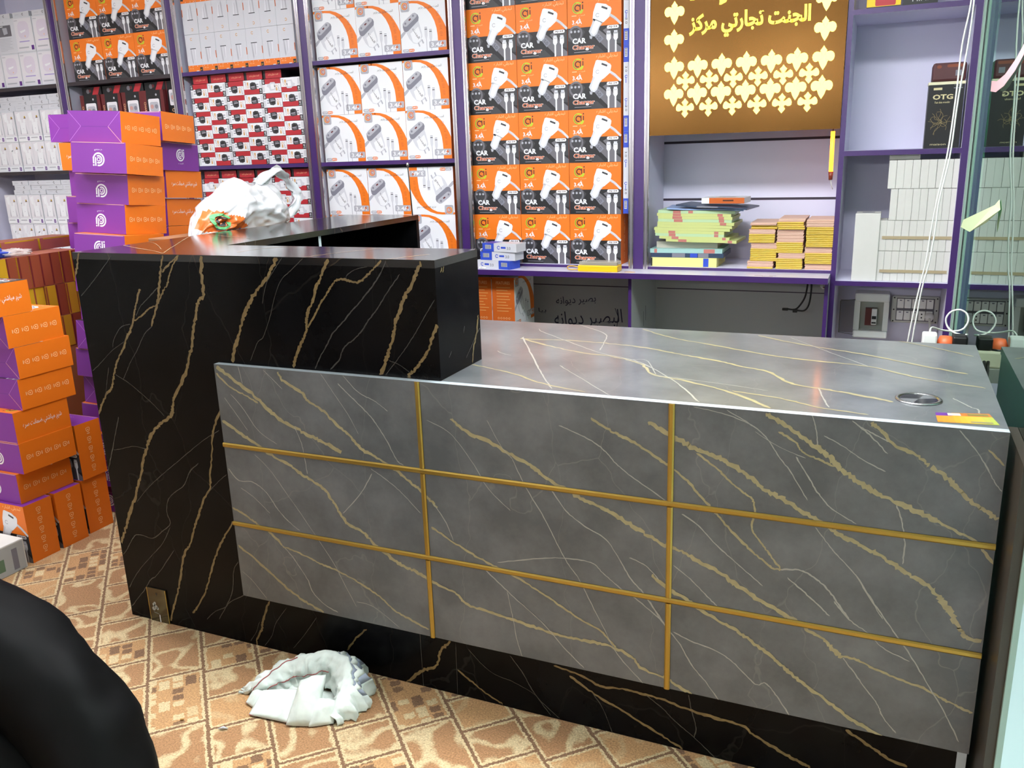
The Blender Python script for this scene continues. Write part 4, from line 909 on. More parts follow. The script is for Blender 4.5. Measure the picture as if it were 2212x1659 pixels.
def standing(lab, cen, rz, group):
    return put(ME_CC, 'charger_carton', lab, 'carton', cen, (0, 0, rz), group)
rad = math.radians
G1 = 'cartons stacked at the left edge'; G2 = 'cartons stacked behind the counter'
XS = -.606-.1123
for k, (ya, yn) in enumerate(((.1885, 'nearest the viewer'), (.310, 'in the middle'), (.434, 'nearest the counter'))):
    standing(f'orange carton standing on the carpet, {yn} of three under the left stack', (XS-(0, .0, .012)[k], ya, 0), 0, G1)
standing('orange car charger carton standing on another, between the left stack and the counter', (XS-.004, .438, .2115), 0, G1)
LST = [(.255, 'icons', 0, 'logo'), (.268, 'icons', 0, 'logo'), (.270, 'text', 0, 'logo'), (.307, 'icons', 0, 'flap'), (.315, 'icons', .0, 'flap'), (.300, 'icons', .0, 'flap'), (.20, 'text', .0, 'logo')]
LN = ['lowest lying orange carton of the left stack, in shadow, set back', 'orange carton with row of symbols, second lying one of the left stack', 'orange carton with white foreign lettering, midway up the left stack',
      'orange carton with row of symbols just above the lettered one, left stack', 'orange carton with row of symbols, fifth lying one of the left stack', 'orange carton with row of symbols right under the topmost of the left stack', 'topmost orange carton of the left stack, white lettering on its side']
for k, (yc, fc, a, fr) in enumerate(LST):
    dx = (-.025, 0, -.004, .0, .004, 0, -.002)[k]
    carton(LN[k], (XS+dx, yc, .2118+.1076*k), (0, 0, a), fc, G1, fr)
# tall leaning column behind the counter: lower ones upright, upper ones lean a little
TOPP = [((-.625, .716, .970), (-3.7, 3.1, 6.6), 'logo'), ((-.651, .769, 1.075), (-4.4, 2.6, 4.3), 'logo'), ((-.642, .775, 1.182), (-3.8, 3.3, 9.2), 'logo'), ((-.598, .742, 1.291), (-4.5, 3.2, 10.4), 'logo'), ((-.620, .770, 1.400), (-3.7, 3.1, 7.5), 'flap')]
PN = ['purple and orange carton just above the black counter top, logo upside down', 'purple and orange carton, fourth from the top of the leaning column behind the counter' , 'purple and orange carton, third from the top of the leaning column behind the counter', 'purple and orange carton right under the folded flap carton, leaning column', 'topmost carton of the leaning column, purple folded flaps and orange side']
PN[1] = 'purple and orange carton, second visible above the counter top in the leaning column'
for k in range(9):
    f = min(1, (k+1)/4); z = .1076*k; carton(f'purple and orange carton, {ORD_[k]} from the floor in the column behind the counter', (-.625-(.97-z)*.095+.01*math.sin(k*2.1), .716-(.97-z)*.065+.01*math.cos(k*1.7), z+.002), (rad(-3.7*f), rad(3*f), rad(6+3*math.sin(k))), 'icons', G2, 'flap' if k in (4, 6) else 'logo')
for k, (c, t, fr) in enumerate(TOPP): carton(PN[k], c, tuple(map(rad, t)), 'icons', G2, fr, ME_CU if k == 0 else None)
# second column, to the right and farther back
QC = [((-.754, 1.076, 1.077), (-3.5, 1.2, 5), 'text', 'logo', 'orange carton with white lettering, lower of two behind the leaning column'), ((-.735, 1.074, 1.188), (-3.4, 1.2, 4.2), 'text', 'logo', 'orange carton with white lettering, upper of two behind the leaning column')]
for k in range(9): carton(f'orange and purple carton, {ORD_[k]} from the floor in the rear right column', (-.745, 1.075, .1078*k+.001), (rad(-3.0*k/9), rad(1.0*k/9), rad(4)), 'icons', G2, 'flap')
carton('orange carton just showing above the counter top in the rear right column', (-.75, 1.07, .969), (rad(-3.4), rad(1.2), rad(3)), 'icons', G2, 'flap')
for c, t, fc, fr, lab in QC: carton(lab, c, tuple(map(rad, t)), fc, G2, fr)
o = carton('dark purple carton with white logo turned end on, rear right column', (-.715, 1.055, 1.297), (rad(1.5), rad(3.3), rad(96)), 'icons', G2, 'logo', ME_CU)
carton('orange carton with symbols on top of the rear right column', (-.673, 1.008, 1.406), (rad(-3.4), rad(1.2), rad(9.9)), 'icons', G2, 'logo')
# third column, peeping out at the left behind the leaning one
for k in range(14):
    x = {13: -1.044, 12: -.995, 11: -.985, 10: -1.01}.get(k, -1.015+.016*math.sin(k*1.9)); f = min(1, k/8)
    lab = {13: 'purple carton with folded flaps on top of the rear left column', 12: 'orange carton turned sideways, second from the top of the rear left column', 11: 'purple carton, third from the top of the rear left column'}.get(k, f'carton, {ORD_[k]} from the floor in the rear left column behind the leaning one')
    carton(lab, (x, 1.036+.008*math.cos(k*2.3), .1079*k+.002+.012*f), (rad(-2.5*f), rad(1.2*f), rad(6+3*math.sin(k*1.3)) - (PI/2 if k == 12 else 0)), 'text' if k == 12 else 'icons', G2, 'flap' if k in (13, 5) else 'logo')

# ------------------------------------------------------------------ lit gold sign
sg = thing('shop_sign', 'gold mirror shop sign with glowing yellow ornaments and script lettering', 'sign')
SGOLD = mat('gold_mirror_sheet', '#593a10', .22, metal=.8, noise=.12, nscale=6)  # mottled base colour stands in for blotchy room reflections
m = MB(); m.box(1.13, 1.8375, 1.792, 1.80, 1.368, 2.35, SGOLD); m.build('gold_sheet', sg)
GLOW = mat('sign_glow', (1.0, .83, .17), .5, emit=2.6); GLOWT = mat('sign_text_glow', (1.0, .86, .06), .5, emit=1.7)
def orn(cx, cz, kind):
    q = []
    if kind == 'a':
        half = [(0, .0415), (.006, .032), (.012, .025), (.0085, .0215), (.012, .0195), (.017, .021), (.024, .022), (.031, .019), (.0365, .012), (.038, .003), (.035, -.007), (.029, -.0125), (.0225, -.0125), (.018, -.009), (.014, -.014), (.0115, -.0225), (.007, -.031), (0, -.0415)]
    else:
        half = [(0, .036), (.006, .028), (.013, .0215), (.0095, .0195), (.005, .014), (.005, .008), (.012, .0085), (.019, .012), (.0245, .018), (.031, .013), (.035, .003), (.034, -.006), (.029, -.010), (.022, -.011), (.012, -.0065), (.0075, -.010), (.0065, -.016), (.0125, -.0205), (.0075, -.027), (0, -.0355)]
    P = [(cx+x, cz+z) for x, z in half] + [(cx-x, cz+z) for x, z in half[-2:0:-1]]
    mb = MB(); n = len(P)
    V = [(x, 1.7905, z) for x, z in P] + [(x, 1.792, z) for x, z in P]
    C = len(V); V.append((cx, 1.7905, cz))
    F = [(C, (i+1) % n, i) for i in range(n)] + [(i, (i+1) % n, n+(i+1) % n, n+i) for i in range(n)]
    mb.raw(V, F, GLOW); mb.build('glowing_ornament', sg)
for i in range(7): orn(1.224+.0903*i, 1.6155, 'a'); orn(1.224+.0903*i, 1.516, 'a')
for i in range(6): orn(1.269+.0901*i, 1.5655, 'b'); orn(1.269+.0901*i, 1.4665, 'b')
for x in (1.222, 1.766):
    for k in range(5): orn(x, 1.7135+.099*k, 'a')
m = MB(); f = Face(m, (1.13, 1.792, 2.35), (1, 0, 0), (0, 0, -1), (0, -1, 0), .7075, .982, .0012)
f.text('الجنت تجارتي مركز', (1.497-1.13)/.7075, (2.35-1.757)/.982, .436, .088, GLOWT, 1, 0, .035)
f.text('Al Jannat', (1.47-1.13)/.7075, (2.35-1.878)/.982, .38, .105, GLOWT, 1, 0, .03, .25); m.build('sign_lettering', sg)
# orange light tube hanging at the right edge of the sign bay
lt = thing('light_tube', 'glowing orange light tube hanging below the gold sign by the post', 'lamp')
m = MB(); m.tube([(1.812, 1.835, 1.36), (1.8135, 1.835, 1.215)], .0075, mat('orange_glow', (1.0, .24, .012), .5, emit=11), 12); m.build('tube', lt)
m = MB(); m.tube([(1.8135, 1.835, 1.215), (1.814, 1.835, 1.185)], [.009, .007], mat('tube_cap', '#7a3018', .5), 12); m.build('end_cap', lt)
m = MB(); m.tube([(1.812, 1.835, 1.36), (1.812, 1.86, 1.40), (1.812, 2.0, 1.42), (1.812, 2.129, 1.42)], .002, M_BLACKP, 6); m.tube([(1.814, 1.835, 1.185), (1.818, 1.845, 1.165), (1.822, 1.86, 1.15)], .002, M_WHITE, 6); m.build('lead', lt)

# ------------------------------------------------------------------ notebooks and booklets
def notebook(lab, x0, x1, z, t, col_, rz=0, y0=1.815, dep=.21, marks=(), bend=0, name='notebook', grp='notebooks piled on the shelf', pages=None):
    mb = MB(); L_ = x1-x0; n = 8
    cov = col_; pg = pages or CREAM
    for k in range(n):
        a, b = -L_/2+L_*k/n, -L_/2+L_*(k+1)/n
        za, zb = bend*((k/n-.5)*2)**2*(1 if k < n/2 else -1), bend*(((k+1)/n-.5)*2)**2*(1 if k+1 <= n/2 else -1)
        for (h0, h1, mt, ins) in ((0, t, cov, 0),):
            V = [(a, 0, za+h0), (b, 0, zb+h0), (b, dep, zb+h0), (a, dep, za+h0), (a, 0, za+h1), (b, 0, zb+h1), (b, dep, zb+h1), (a, dep, za+h1)]
            mb.raw(V, [(0, 1, 5, 4), (4, 5, 6, 7), (0, 3, 2, 1), (3, 7, 6, 2)] + ([(0, 4, 7, 3)] if k == 0 else []) + ([(1, 2, 6, 5)] if k == n-1 else []), mt)
    for a, b, mt in marks:
        za = lambda u: bend*((u-.5)*2)**2*(1 if u < .5 else -1)
        mb.face([(-L_/2+a*L_, -.0004, za(a)+t*.04), (-L_/2+b*L_, -.0004, za(b)+t*.04), (-L_/2+b*L_, -.0004, za(b)+t*.96), (-L_/2+a*L_, -.0004, za(a)+t*.96)], mt)
    o = mb.build(name, None, ((x0+x1)/2, y0, z)); o.rotation_euler = (0, 0, rz)
    return tag(o, lab, 'notebook' if name == 'notebook' else name, grp)
LIME = mat('notebook_green', '#b9c07a', .5); MINT = mat('notebook_mint', '#a9c39a', .5); TEAL = mat('notebook_teal', '#93b8b4', .5); ROSE = mat('rose_spine_mark', '#b06a62', .5); NAVY = mat('navy_cover', '#2b3a52', .35)
z = .8492
notebook('thick yellow paged book at the bottom of the notebook pile', 1.137, 1.405, z, .037, mat('yellow_pages', '#d3cf84', .6), .0, 1.812, .2, ((0, .02, DK), (.80, .88, BL)), 0, 'notebook'); z += .0372
notebook('dark blue spotted book under the teal notebook', 1.135, 1.43, z, .018, NAVY, .02, 1.815, .2, ((.3, .48, MG), (.55, .65, BL), (.66, .8, MG))); z += .0182
notebook('teal notebook with two rose marks, low in the pile', 1.132, 1.425, z, .017, TEAL, .02, 1.815, .2, ((.06, .1, ROSE), (.75, .9, ROSE))); z += .0172
notebook('folded white paper bundle between the notebooks', 1.15, 1.40, z, .026, mat('bundle_paper', '#b8b2a6', .7), 0, 1.85, .19, (), 0); z += .0262
NB = [(1.195, 1.48, LIME, -.03, ((.18, .3, ROSE), (.88, .94, ROSE))), (1.168, 1.452, LIME, -.02, ((.18, .28, ROSE), (.9, .95, ROSE))), (1.152, 1.43, MINT, -.01, ((.2, .3, ROSE), (.86, .92, ROSE))), (1.150, 1.43, LIME, .0, ((.2, .3, ROSE), (.86, .92, ROSE))),
      (1.147, 1.452, LIME, .01, ()), (1.160, 1.46, LIME, .0, ()), (1.160, 1.468, LIME, -.01, ((.82, .9, ROSE),)), (1.163, 1.458, MINT, .01, ((.22, .34, ROSE), (.83, .9, ROSE))), (1.162, 1.46, LIME, .0, ((.2, .33, ROSE), (.82, .89, ROSE))), (1.158, 1.455, LIME, .01, ((.22, .33, ROSE), (.82, .89, ROSE))), (1.163, 1.47, MINT, .02, ((.2, .3, ROSE), (.4, .46, ROSE)))]
for k, (a, b, c, rz, mk) in enumerate(NB):
    notebook(f'yellow green notebook with rose spine marks, {ORD_[k]} of the pile' if c is LIME else f'mint green notebook, {ORD_[k]} of the yellow green pile', a, b, z, .0113, c, rz, 1.818, .2, mk, .003); z += .0115
notebook('pale blue magazine lying on top of the notebooks', 1.20, 1.50, z+.001, .005, mat('magazine_blue', '#8ba3cf', .35), .12, 1.822, .2, (), .006, 'magazine', 'magazines on the notebooks'); z += .010
notebook('dark navy magazine bending over the notebook pile', 1.235, 1.52, z+.001, .006, NAVY, -.10, 1.80, .2, ((.3, .6, MG),), .008, 'magazine', 'magazines on the notebooks'); z += .012
mb = MB(); mb.box(-.085, .085, 0, .12, 0, .022, WH, front=ORD); f = Face(mb, (-.085, 0, .022), (1, 0, 0), (0, 0, -1), (0, -1, 0), .17, .022)
f.rect(0, 0, .18, 1, WH); f.rect(.5, .35, .75, .6, BR); f = Face(mb, (-.085, .12, .022), (1, 0, 0), (0, -1, 0), (0, 0, 1), .17, .12); f.rect(.3, .2, .7, .45, LG); f.rect(.3, .6, .8, .8, SALM)
tag(mb.build('flat_box', None, (1.415, 1.85, z+.003)), 'white and orange flat box on top of the magazines', 'box').rotation_euler = (0, 0, -.06)
# booklets in three columns: yellow spined ones and pale pink bundles in turn
YB_ = mat('booklet_yellow', '#c2a32b', .32, noise=.12, nscale=50); PKB = mat('booklet_pink', '#d8b3a0', .6); PKD = mat('booklet_pink_shade', '#c79d88', .6)
def booklet_mesh(t, yellow):
    mb = MB(); w, d = .098, .19
    if yellow:
        pr = [(0, 0), (-.0016, t*.25), (-.0022, t*.5), (-.0016, t*.75), (0, t)]
        V = [(x, y, zz) for x in (-w/2, w/2) for y, zz in pr]; n = len(pr)
        mb.raw(V, [(i, n+i, n+i+1, i+1) for i in range(n-1)], YB_, True); mb.box(-w/2, w/2, 0, d, 0, t, PKB, front=YB_)
    else:
        k = max(2, int(t/.004))
        for j in range(k): a = .0012*((j*7) % 3-1); mb.box(-w/2+a, w/2+a, .001*((j*5) % 3), d, t*j/k, t*(j+.86)/k, PKB if j % 3 else PKD)
    return mb.mesh('booklet')
BK = {}
def bk(t, y):
    if (t, y) not in BK: BK[(t, y)] = booklet_mesh(t, y)
    return BK[(t, y)]
COLS = [('left', 1.581, [('y', 1, .007), ('p', 1, .022), ('y', 7, .0068), ('p', 1, .022), ('y', 5, .0068), ('p', 1, .018), ('y', 2, .0075), ('p', 1, .010)]),
        ('middle', 1.686, [('y', 6, .0068), ('p', 1, .020), ('y', 6, .0068), ('p', 1, .024), ('p', 1, .024), ('y', 2, .007), ('y', 2, .007), ('p', 1, .012)]),
        ('right', 1.789, [('p', 1, .022), ('y', 6, .0068), ('p', 1, .022), ('y', 7, .0068), ('y', 4, .0068), ('p', 1, .020), ('p', 1, .006)])]
for nm, x, segs in COLS:
    z = .8492; bi = 0
    for s_, n, t in segs:
        dx = jit(.006) if x < 1.76 else jit(.002); dy = 1.812+jit(.005)
        for k in range(n):
            if s_ == 'y': lab = f'yellow spined booklet in bundle {ORN[bi]} from the shelf, {nm} pile beside the notebooks'
            else: lab = f'pale pink paper bundle, layer {ORN[bi]} from the shelf, {nm} pile beside the notebooks'
            put(bk(t, s_ == 'y'), 'booklet' if s_ == 'y' else 'paper_bundle', lab, 'booklet' if s_ == 'y' else 'paper bundle', (x+dx+jit(.0012), dy+jit(.001), z), (0, 0, jit(.012)), f'bundle {ORN[bi]} of the {nm} booklet pile'); z += t+.0002
        bi += 1
# ------------------------------------------------------------------ right hand bay
CART = mat('white_card', '#cbcac6', .55, noise=.05, nscale=14); CARTD = mat('aged_card', '#cfc9bb', .6, noise=.06, nscale=10)
def slimw(h, w=.0245, d=.12):
    mb = MB(); mb.rbox(-w/2, w/2, -d/2, d/2, 0, h, CART, .0012); return mb.mesh('slim_white_box')
SW = {}
ROWS = [(.8112, .1125, 10, 1.9985+.012, 'lowest row'), (.9242, .1115, 10, 2.0+.012, 'second row'), (1.0362, .1135, 9, 2.026+.012, 'third row'), (1.1502, .1010, 9, 2.012+.0135, 'highest row')]
for z, h, n, x0, nm in ROWS:
    me = slimw(h-.0006, .0247 if n == 10 else (.0245 if nm == 'third row' else .0258))
    for k in range(n):
        put(me, 'slim_box', f'slim plain white box, {ORN[k]} from the left in the {nm}, by the glass', 'box', (x0+(.0250 if n == 10 else (.0248 if nm == 'third row' else .0263))*k-(0 if n != 10 else .002), 1.885+jit(.002), z), (0, 0, jit(.006)), 'plain slim white boxes')
put(slimw(.0225, .102, .09), 'slim_box', 'plain white box lying flat on the highest row of slim white boxes', 'box', (2.062, 1.89, 1.2516), (0, 0, .02), 'plain slim white boxes')
TAPE = mat('old_tape', '#b9a887', .4, alpha=.75)
for z, x1, nm in ((.844, 2.235, 'lowest'), (.968, 2.243, 'second')):
    m = MB(); m.box(2.008, x1, 1.8213, 1.8218, z, z+.011, TAPE); tag(m.build('tape_strip'), f'strip of yellowed tape across the {nm} row of slim white boxes', 'tape', 'tape strips')
m = MB(); m.rbox(-.0435, .0435, -.06, .06, 0, .25, CART, .002); f = Face(m, (-.0435, .06, .25), (1, 0, 0), (0, -1, 0), (0, 0, 1), .087, .12); f.rect(.25, .3, .75, .6, MG)
tag(m.build('white_carton', None, (1.955, 1.878, .8112)), 'tall plain white carton standing left of the slim white boxes', 'carton')
# black storage carton with a printed dragon-like scribble, and the maroon case on it
m = MB(); m.box(-.056, .056, -.05, .05, 0, .222, DK, top=CREAM); F = box_faces(m, .112, .10, .222); f = F['front']
TANP = pm('sand_print', '#c9bd93')
f.text('OTG', .42, .22, .064, .017, TANP, 1, 0, .03); f.rect(.14, .08, .38, .115, TANP); f.text('+ USB', .82, .05, .026, .007, MG); f.rect(.7, .085, .95, .1, MG); f.text('Fast data transfer', .42, .30, .048, .007, TANP, 1, 0)
f.text('maison', .4, .94, .05, .006, TANP, 1)
rr = random.Random(4)
for k in range(16):
    a = rr.uniform(0, 6.28); P = [(.42+.02*rr.uniform(-1, 1), .6+.05*rr.uniform(-1, 1))]
    for j in range(4): a += rr.uniform(-1.1, 1.1); P.append((min(.85, max(.06, P[-1][0]+.10*math.cos(a))), P[-1][1]+.05*math.sin(a)))
    f.line(smooth_pts(P, 3), .0009, pm('bronze_print', '#8f7d55'))
m.box(-.058, .058, -.052, .052, .214, .2235, CREAM)
tag(m.build('adapter_carton', None, (2.176, 1.878, 1.2885)), 'black carton lettered OTG with pale rim, standing by the glass', 'carton')
m = MB(); m.rbox(-.053, .053, -.05, .05, 0, .062, mat('maroon_leather', '#4c2327', .55, noise=.15, nscale=40), .008); f = Face(m, (-.053, -.05, .062), (1, 0, 0), (0, 0, -1), (0, -1, 0), .106, .062, .0004)
f.rect(.68, .42, .86, .72, MG); f.pill(.12, .12, .26, .3, BROWNB); f.pill(.42, .1, .9, .26, BROWNB)
tag(m.build('maroon_case', None, (2.18, 1.876, 1.5125)), 'dark maroon case lying on top of the black carton', 'case')
m = MB(); m.box(-.055, .055, -.05, .05, 0, .16, YE); f = box_faces(m, .11, .10, .16)['front']; f.pill(.25, .7, .85, .95, RE, 1, .005); f.rect(0, .96, 1, 1, DK, 1)
tag(m.build('yellow_box', None, (1.952, 1.878, 1.7685)), 'yellow box with red badge on the highest shelf of the right bay', 'box')
m = MB(); m.box(-.055, .055, -.05, .05, 0, .15, DK); f = box_faces(m, .11, .10, .15)['front']; f.text('MINI', .5, .86, .05, .016, LG)
tag(m.build('black_box', None, (2.068, 1.878, 1.7685)), 'black box beside the yellow box on the highest shelf', 'box')
# ------------------------------------------------------------------ electrics in the lower right bay
bx = thing('breaker_box', 'white plastic breaker box with open clear door on the back board', 'breaker box')
BXW = mat('aged_white_plastic', '#eef2f0', .35, noise=.05, nscale=20)
m = MB(); x0, x1, z0, z1 = 1.925, 2.055, .545, .728
m.rbox(x0, x1, 2.035, 2.1295, z1-.035, z1, BXW, .006); m.rbox(x0, x1, 2.035, 2.1295, z0, z0+.03, BXW, .006)
m.box(x0, x0+.022, 2.045, 2.1295, z0+.03, z1-.035, BXW); m.box(x1-.02, x1, 2.045, 2.1295, z0+.03, z1-.035, BXW); m.box(x0+.022, x1-.02, 2.075, 2.1295, z0+.03, z1-.035, mat('box_interior', '#a9ada6', .5)); m.build('housing', bx)
m = MB(); m.box(1.968, 2.012, 2.05, 2.075, .595, .665, mat('breaker_slot', '#5a1f18', .5)); m.build('slot', bx)
m = MB(); m.rbox(1.992, 2.012, 2.035, 2.052, .60, .665, M_WHITE, .002); m.box(1.994, 2.010, 2.028, 2.036, .625, .637, M_BLACKP); m.box(1.994, 2.010, 2.0345, 2.035, .606, .612, M_BLACKP); m.build('breaker_switch', bx)
m = MB(); fr = mat('smoky_clear_door', '#6c6a68', .15, alpha=.35)
m.box(1.872, 1.9255, 2.0335, 2.035, .565, .70, fr); m.tube([(1.927, 2.034, .702), (1.872, 2.03, .695), (1.872, 2.03, .565), (1.927, 2.034, .558)], .0018, mat('door_rim', '#5a5a58', .3), 6); m.build('clear_door', bx)
sw = thing('switch_panel', 'white multi-socket switch panel with ten rockers on the back board', 'switch panel')
m = MB(); m.rbox(2.064, 2.2385, 2.095, 2.1295, .603, .712, mat('yellowed_plate', '#c4c6c0', .4), .006); m.box(2.082, 2.221, 2.0935, 2.095, .612, .705, SG)
for x in (2.073, 2.2295):
    for z in (.61, .657, .705): m.lathe([(.003, 0), (.003, -.001)], (x, 2.095, z), M_BLACKP, 8, 'y')
m.build('plate', sw)
SWM = mat('rocker_white', '#f6f6f4', .3)
for r in range(2):
    for c in range(5):
        m = MB(); x = 2.0845+.0268*c; z = .664 if r else .616
        m.rbox(x, x+.0245, 2.088, 2.0948, z, z+.038, SWM, .002)
        if r or c < 3: m.box(x+.008, x+.0165, 2.0876, 2.088, z+.03, z+.034, MG)
        else: m.lathe([(.003, 0), (.003, -.0006)], (x+.012, 2.088, z+.012), M_BLACKP, 8, 'y'); m.lathe([(.003, 0), (.003, -.0006)], (x+.012, 2.088, z+.026), M_BLACKP, 8, 'y')
        m.build('rocker' if r or c < 3 else 'socket', sw)
pl = thing('power_plug', 'off-white plug with cord in the switch panel socket', 'plug')
m = MB(); m.lathe([(.016, 0), (.017, -.012), (.014, -.026), (.007, -.032)], (2.205, 2.087, .635), M_WHITE, 16, 'y'); m.build('plug_body', pl)
m = MB(); m.tube(smooth_pts([(2.205, 2.06, .632), (2.207, 2.03, .615), (2.212, 2.01, .57), (2.213, 2.0, .50), (2.21, 1.98, .40), (2.21, 1.95, .2), (2.2, 1.93, .02)]), .0045, mat('cord_offwhite', '#d8d8cf', .45), 8); m.build('cord', pl)
# hanging white cables
WC = mat('cable_white', '#e4e5e2', .4)
m = MB()
A = [(2.205, 1.50, 2.05), (2.207, 1.50, 1.75), (2.193, 1.50, 1.60), (2.190, 1.50, 1.44), (2.182, 1.50, 1.27), (2.165, 1.50, 1.13), (2.156, 1.50, 1.03), (2.150, 1.50, .93), (2.138, 1.50, .84), (2.128, 1.50, .76), (2.118, 1.50, .66), (2.10, 1.5, .45)]
m.tube(smooth_pts(A, 6), .0026, WC, 8); tag(m.build('hanging_cable'), 'white cable hanging down in front of the right bay, left strand of the pair', 'cable', 'hanging white cables')
m = MB()
B = [(2.210, 1.495, 2.05), (2.213, 1.495, 1.75), (2.210, 1.495, 1.62), (2.197, 1.495, 1.44), (2.190, 1.495, 1.27), (2.172, 1.495, 1.13), (2.168, 1.495, 1.03), (2.160, 1.495, .93), (2.146, 1.495, .84), (2.139, 1.495, .76), (2.131, 1.495, .66), (2.12, 1.495, .45)]
m.tube(smooth_pts(B, 6), .0026, WC, 8); tag(m.build('hanging_cable'), 'white cable hanging down in front of the right bay, right strand of the pair', 'cable', 'hanging white cables')
m = MB(); m.tube(smooth_pts([(2.255, 1.80, 2.03), (2.209, 1.50, 2.06), (2.207, 1.497, 2.04)], 5), .004, WC, 6); tag(m.build('cable_tie'), 'white clip carrying the hanging cable pair above the frame', 'clip')
# coiled charger lead with adapters behind the worktop's back corner
bl = thing('power_strip', 'cluttered power strip with orange plug and white adapter behind the worktop', 'power strip')
m = MB(); m.rbox(2.13, 2.262, 1.06, 1.14, .68, .73, mat('strip_beige', '#c9c4ac', .5), .006); m.build('strip_body', bl)
m = MB(); m.lathe([(.022, 0), (.024, .03), (.016, .05)], (2.205, 1.09, .712), mat('plug_orange', '#e0683a', .45), 14); m.lathe([(.0245, .012), (.0245, .024)], (2.205, 1.09, .712), M_BLACKP, 14); m.build('orange_plug', bl)
m = MB(); m.rbox(2.142, 2.182, 1.06, 1.105, .73, .772, M_WHITE, .005); m.build('white_adapter', bl)
m = MB(); m.rbox(2.222, 2.262, 1.065, 1.115, .73, .768, M_BLACKP, .006); m.build('black_adapter', bl)
m = MB(); m.tube([(2.262, 1.15, .0), (2.262, 1.16, .4), (2.25, 1.13, .68)], .008, M_BLACKP, 8); m.box(2.10, 2.262, 1.05, 1.15, .64, .68, mat('strip_bracket', '#8c8c86', .5)); m.tube([(2.11, 1.10, .64), (2.11, 1.10, 0)], .012, M_STEEL, 10); m.build('stand', bl)
m = MB(); C = [(2.162, 1.10, .772), (2.17, 1.14, .777), (2.20, 1.18, .762), (2.235, 1.2, .757), (2.258, 1.2, .766), (2.268, 1.2, .790), (2.262, 1.2, .812), (2.242, 1.2, .823), (2.22, 1.2, .816), (2.208, 1.2, .795), (2.214, 1.2, .770), (2.232, 1.19, .755), (2.255, 1.17, .752), (2.264, 1.14, .76), (2.258, 1.10, .768)]
m.tube(smooth_pts(C, 6), .0027, WC, 8); tag(m.build('charging_lead'), 'white charging lead standing up in a round loop by the glass', 'cable')
for k, (P, lab) in enumerate((([(2.23, 1.06, .70), (2.25, .80, .55), (2.255, .55, .62), (2.256, .35, .5), (2.25, .2, .3), (2.25, .1, 0.02)], 'black cable sagging in the gap between counter and glass, upper'), ([(2.24, 1.06, .70), (2.26, .7, .45), (2.262, .5, .4), (2.26, .3, .2), (2.255, .2, .02)], 'black cable sagging in the gap between counter and glass, lower'))):
    m = MB(); m.tube(smooth_pts([(min(p[0], 2.2655), p[1], p[2]) for p in P], 5), .0045, M_BLACKP, 8); tag(m.build('black_cable'), lab, 'cable', 'black cables in the gap')
cb = thing('black_lead', 'black cable loop hanging under the ledge in the grey cabinet', 'cable')
m = MB(); m.tube(smooth_pts([(1.742, 2.0, .815), (1.742, 2.0, .76), (1.735, 2.0, .71), (1.715, 2.0, .672), (1.697, 2.0, .657), (1.67, 2.0, .658)]), .0035, M_BLACKP, 8); m.tube(smooth_pts([(1.756, 2.0, .815), (1.758, 2.0, .74), (1.752, 2.0, .68), (1.735, 2.0, .654), (1.705, 2.0, .654)]), .0035, M_BLACKP, 8); m.build('cord', cb)
m = MB(); m.rbox(1.648, 1.672, 1.993, 2.007, .652, .662, M_BLACKP, .002); m.rbox(1.69, 1.708, 1.993, 2.007, .645, .66, M_BLACKP, .002); m.build('plug_end', cb)
m = MB(); m.tube([(1.79, 2.129, .745), (1.79, 2.10, .745), (1.80, 2.07, .742)], .008, M_WHITE, 10); m.tube([(1.80, 2.07, .742), (1.82, 2.03, .745)], .003, mat('copper_lead', '#8c4a35', .5), 6); tag(m.build('cable_stub'), 'short white cable stub with bare end sticking out under the ledge', 'cable')
# ------------------------------------------------------------------ things on the ledge
def usb_box(lab, loc, rz, flip):
    w, d, h = .175, .075, .036; mb = MB(); mb.box(-w/2, w/2, -d/2, d/2, 0, h, OFF); f = box_faces(mb, w, d, h)
    a, b = (0, .34) if not flip else (.66, 1)
    for q in ('front', 'back'): f[q].rect(a, 0, b, 1, BL, 1)
    f['top'].rect(a, 0, b, 1, BL, 1); f['left' if not flip else 'right'].rect(0, 0, 1, 1, BL, 1)
    g = f['front']; c = (a+b)/2; g.rect(c-.09, .2, c+.09, .68, OFF, 2)
    for k in range(7): g.rect(c-.08+.024*k, .22, c-.068+.024*k, .66, DG, 3)
    u = .48 if not flip else .15; g.ring(u, .5, .005, .008, BL, 30, 340, 1, 12); g.text('3.0', u+.3, .55, .018, .012, DG, 1); g.rect(u+.07, .38, u+.21, .6, BL, 1)
    f['top'].text('USB', .6, .5, .05, .02, pm('coral_print', '#e39a8e'), 1)
    return tag(mb.build('usb_charger_box', None, loc), lab, 'box', 'blue and white charger boxes on the ledge')
usb_box('blue and white charger box lying lowest of three on the ledge', (.478, 1.735, .8377), 0, True).rotation_euler = (0, 0, -.22)
usb_box('blue and white charger box in the middle of three on the ledge', (.492, 1.742, .8742), 0, False).rotation_euler = (0, 0, -.12)
usb_box('blue and white charger box lying topmost of three on the ledge', (.505, 1.738, .9107), 0, False).rotation_euler = (0, 0, -.17)
yb = thing('power_bank_box', 'yellow boxed power bank with clear lid and strap loop on the ledge', 'power bank', (.945, 1.715, .8377))
m = MB(); m.rbox(-.085, .085, -.03, .035, 0, .026, mat('yellow_plastic', '#f0bd1b', .35), .003); m.build('tray', yb)
m = MB(); m.rbox(-.08, .083, -.028, .033, .026, .041, mat('clear_lid', '#cfc9ba', .08, alpha=.45), .002); m.box(-.07, .07, -.02, .025, .0262, .034, mat('inner_device', '#5b4c40', .4)); m.build('clear_lid', yb)
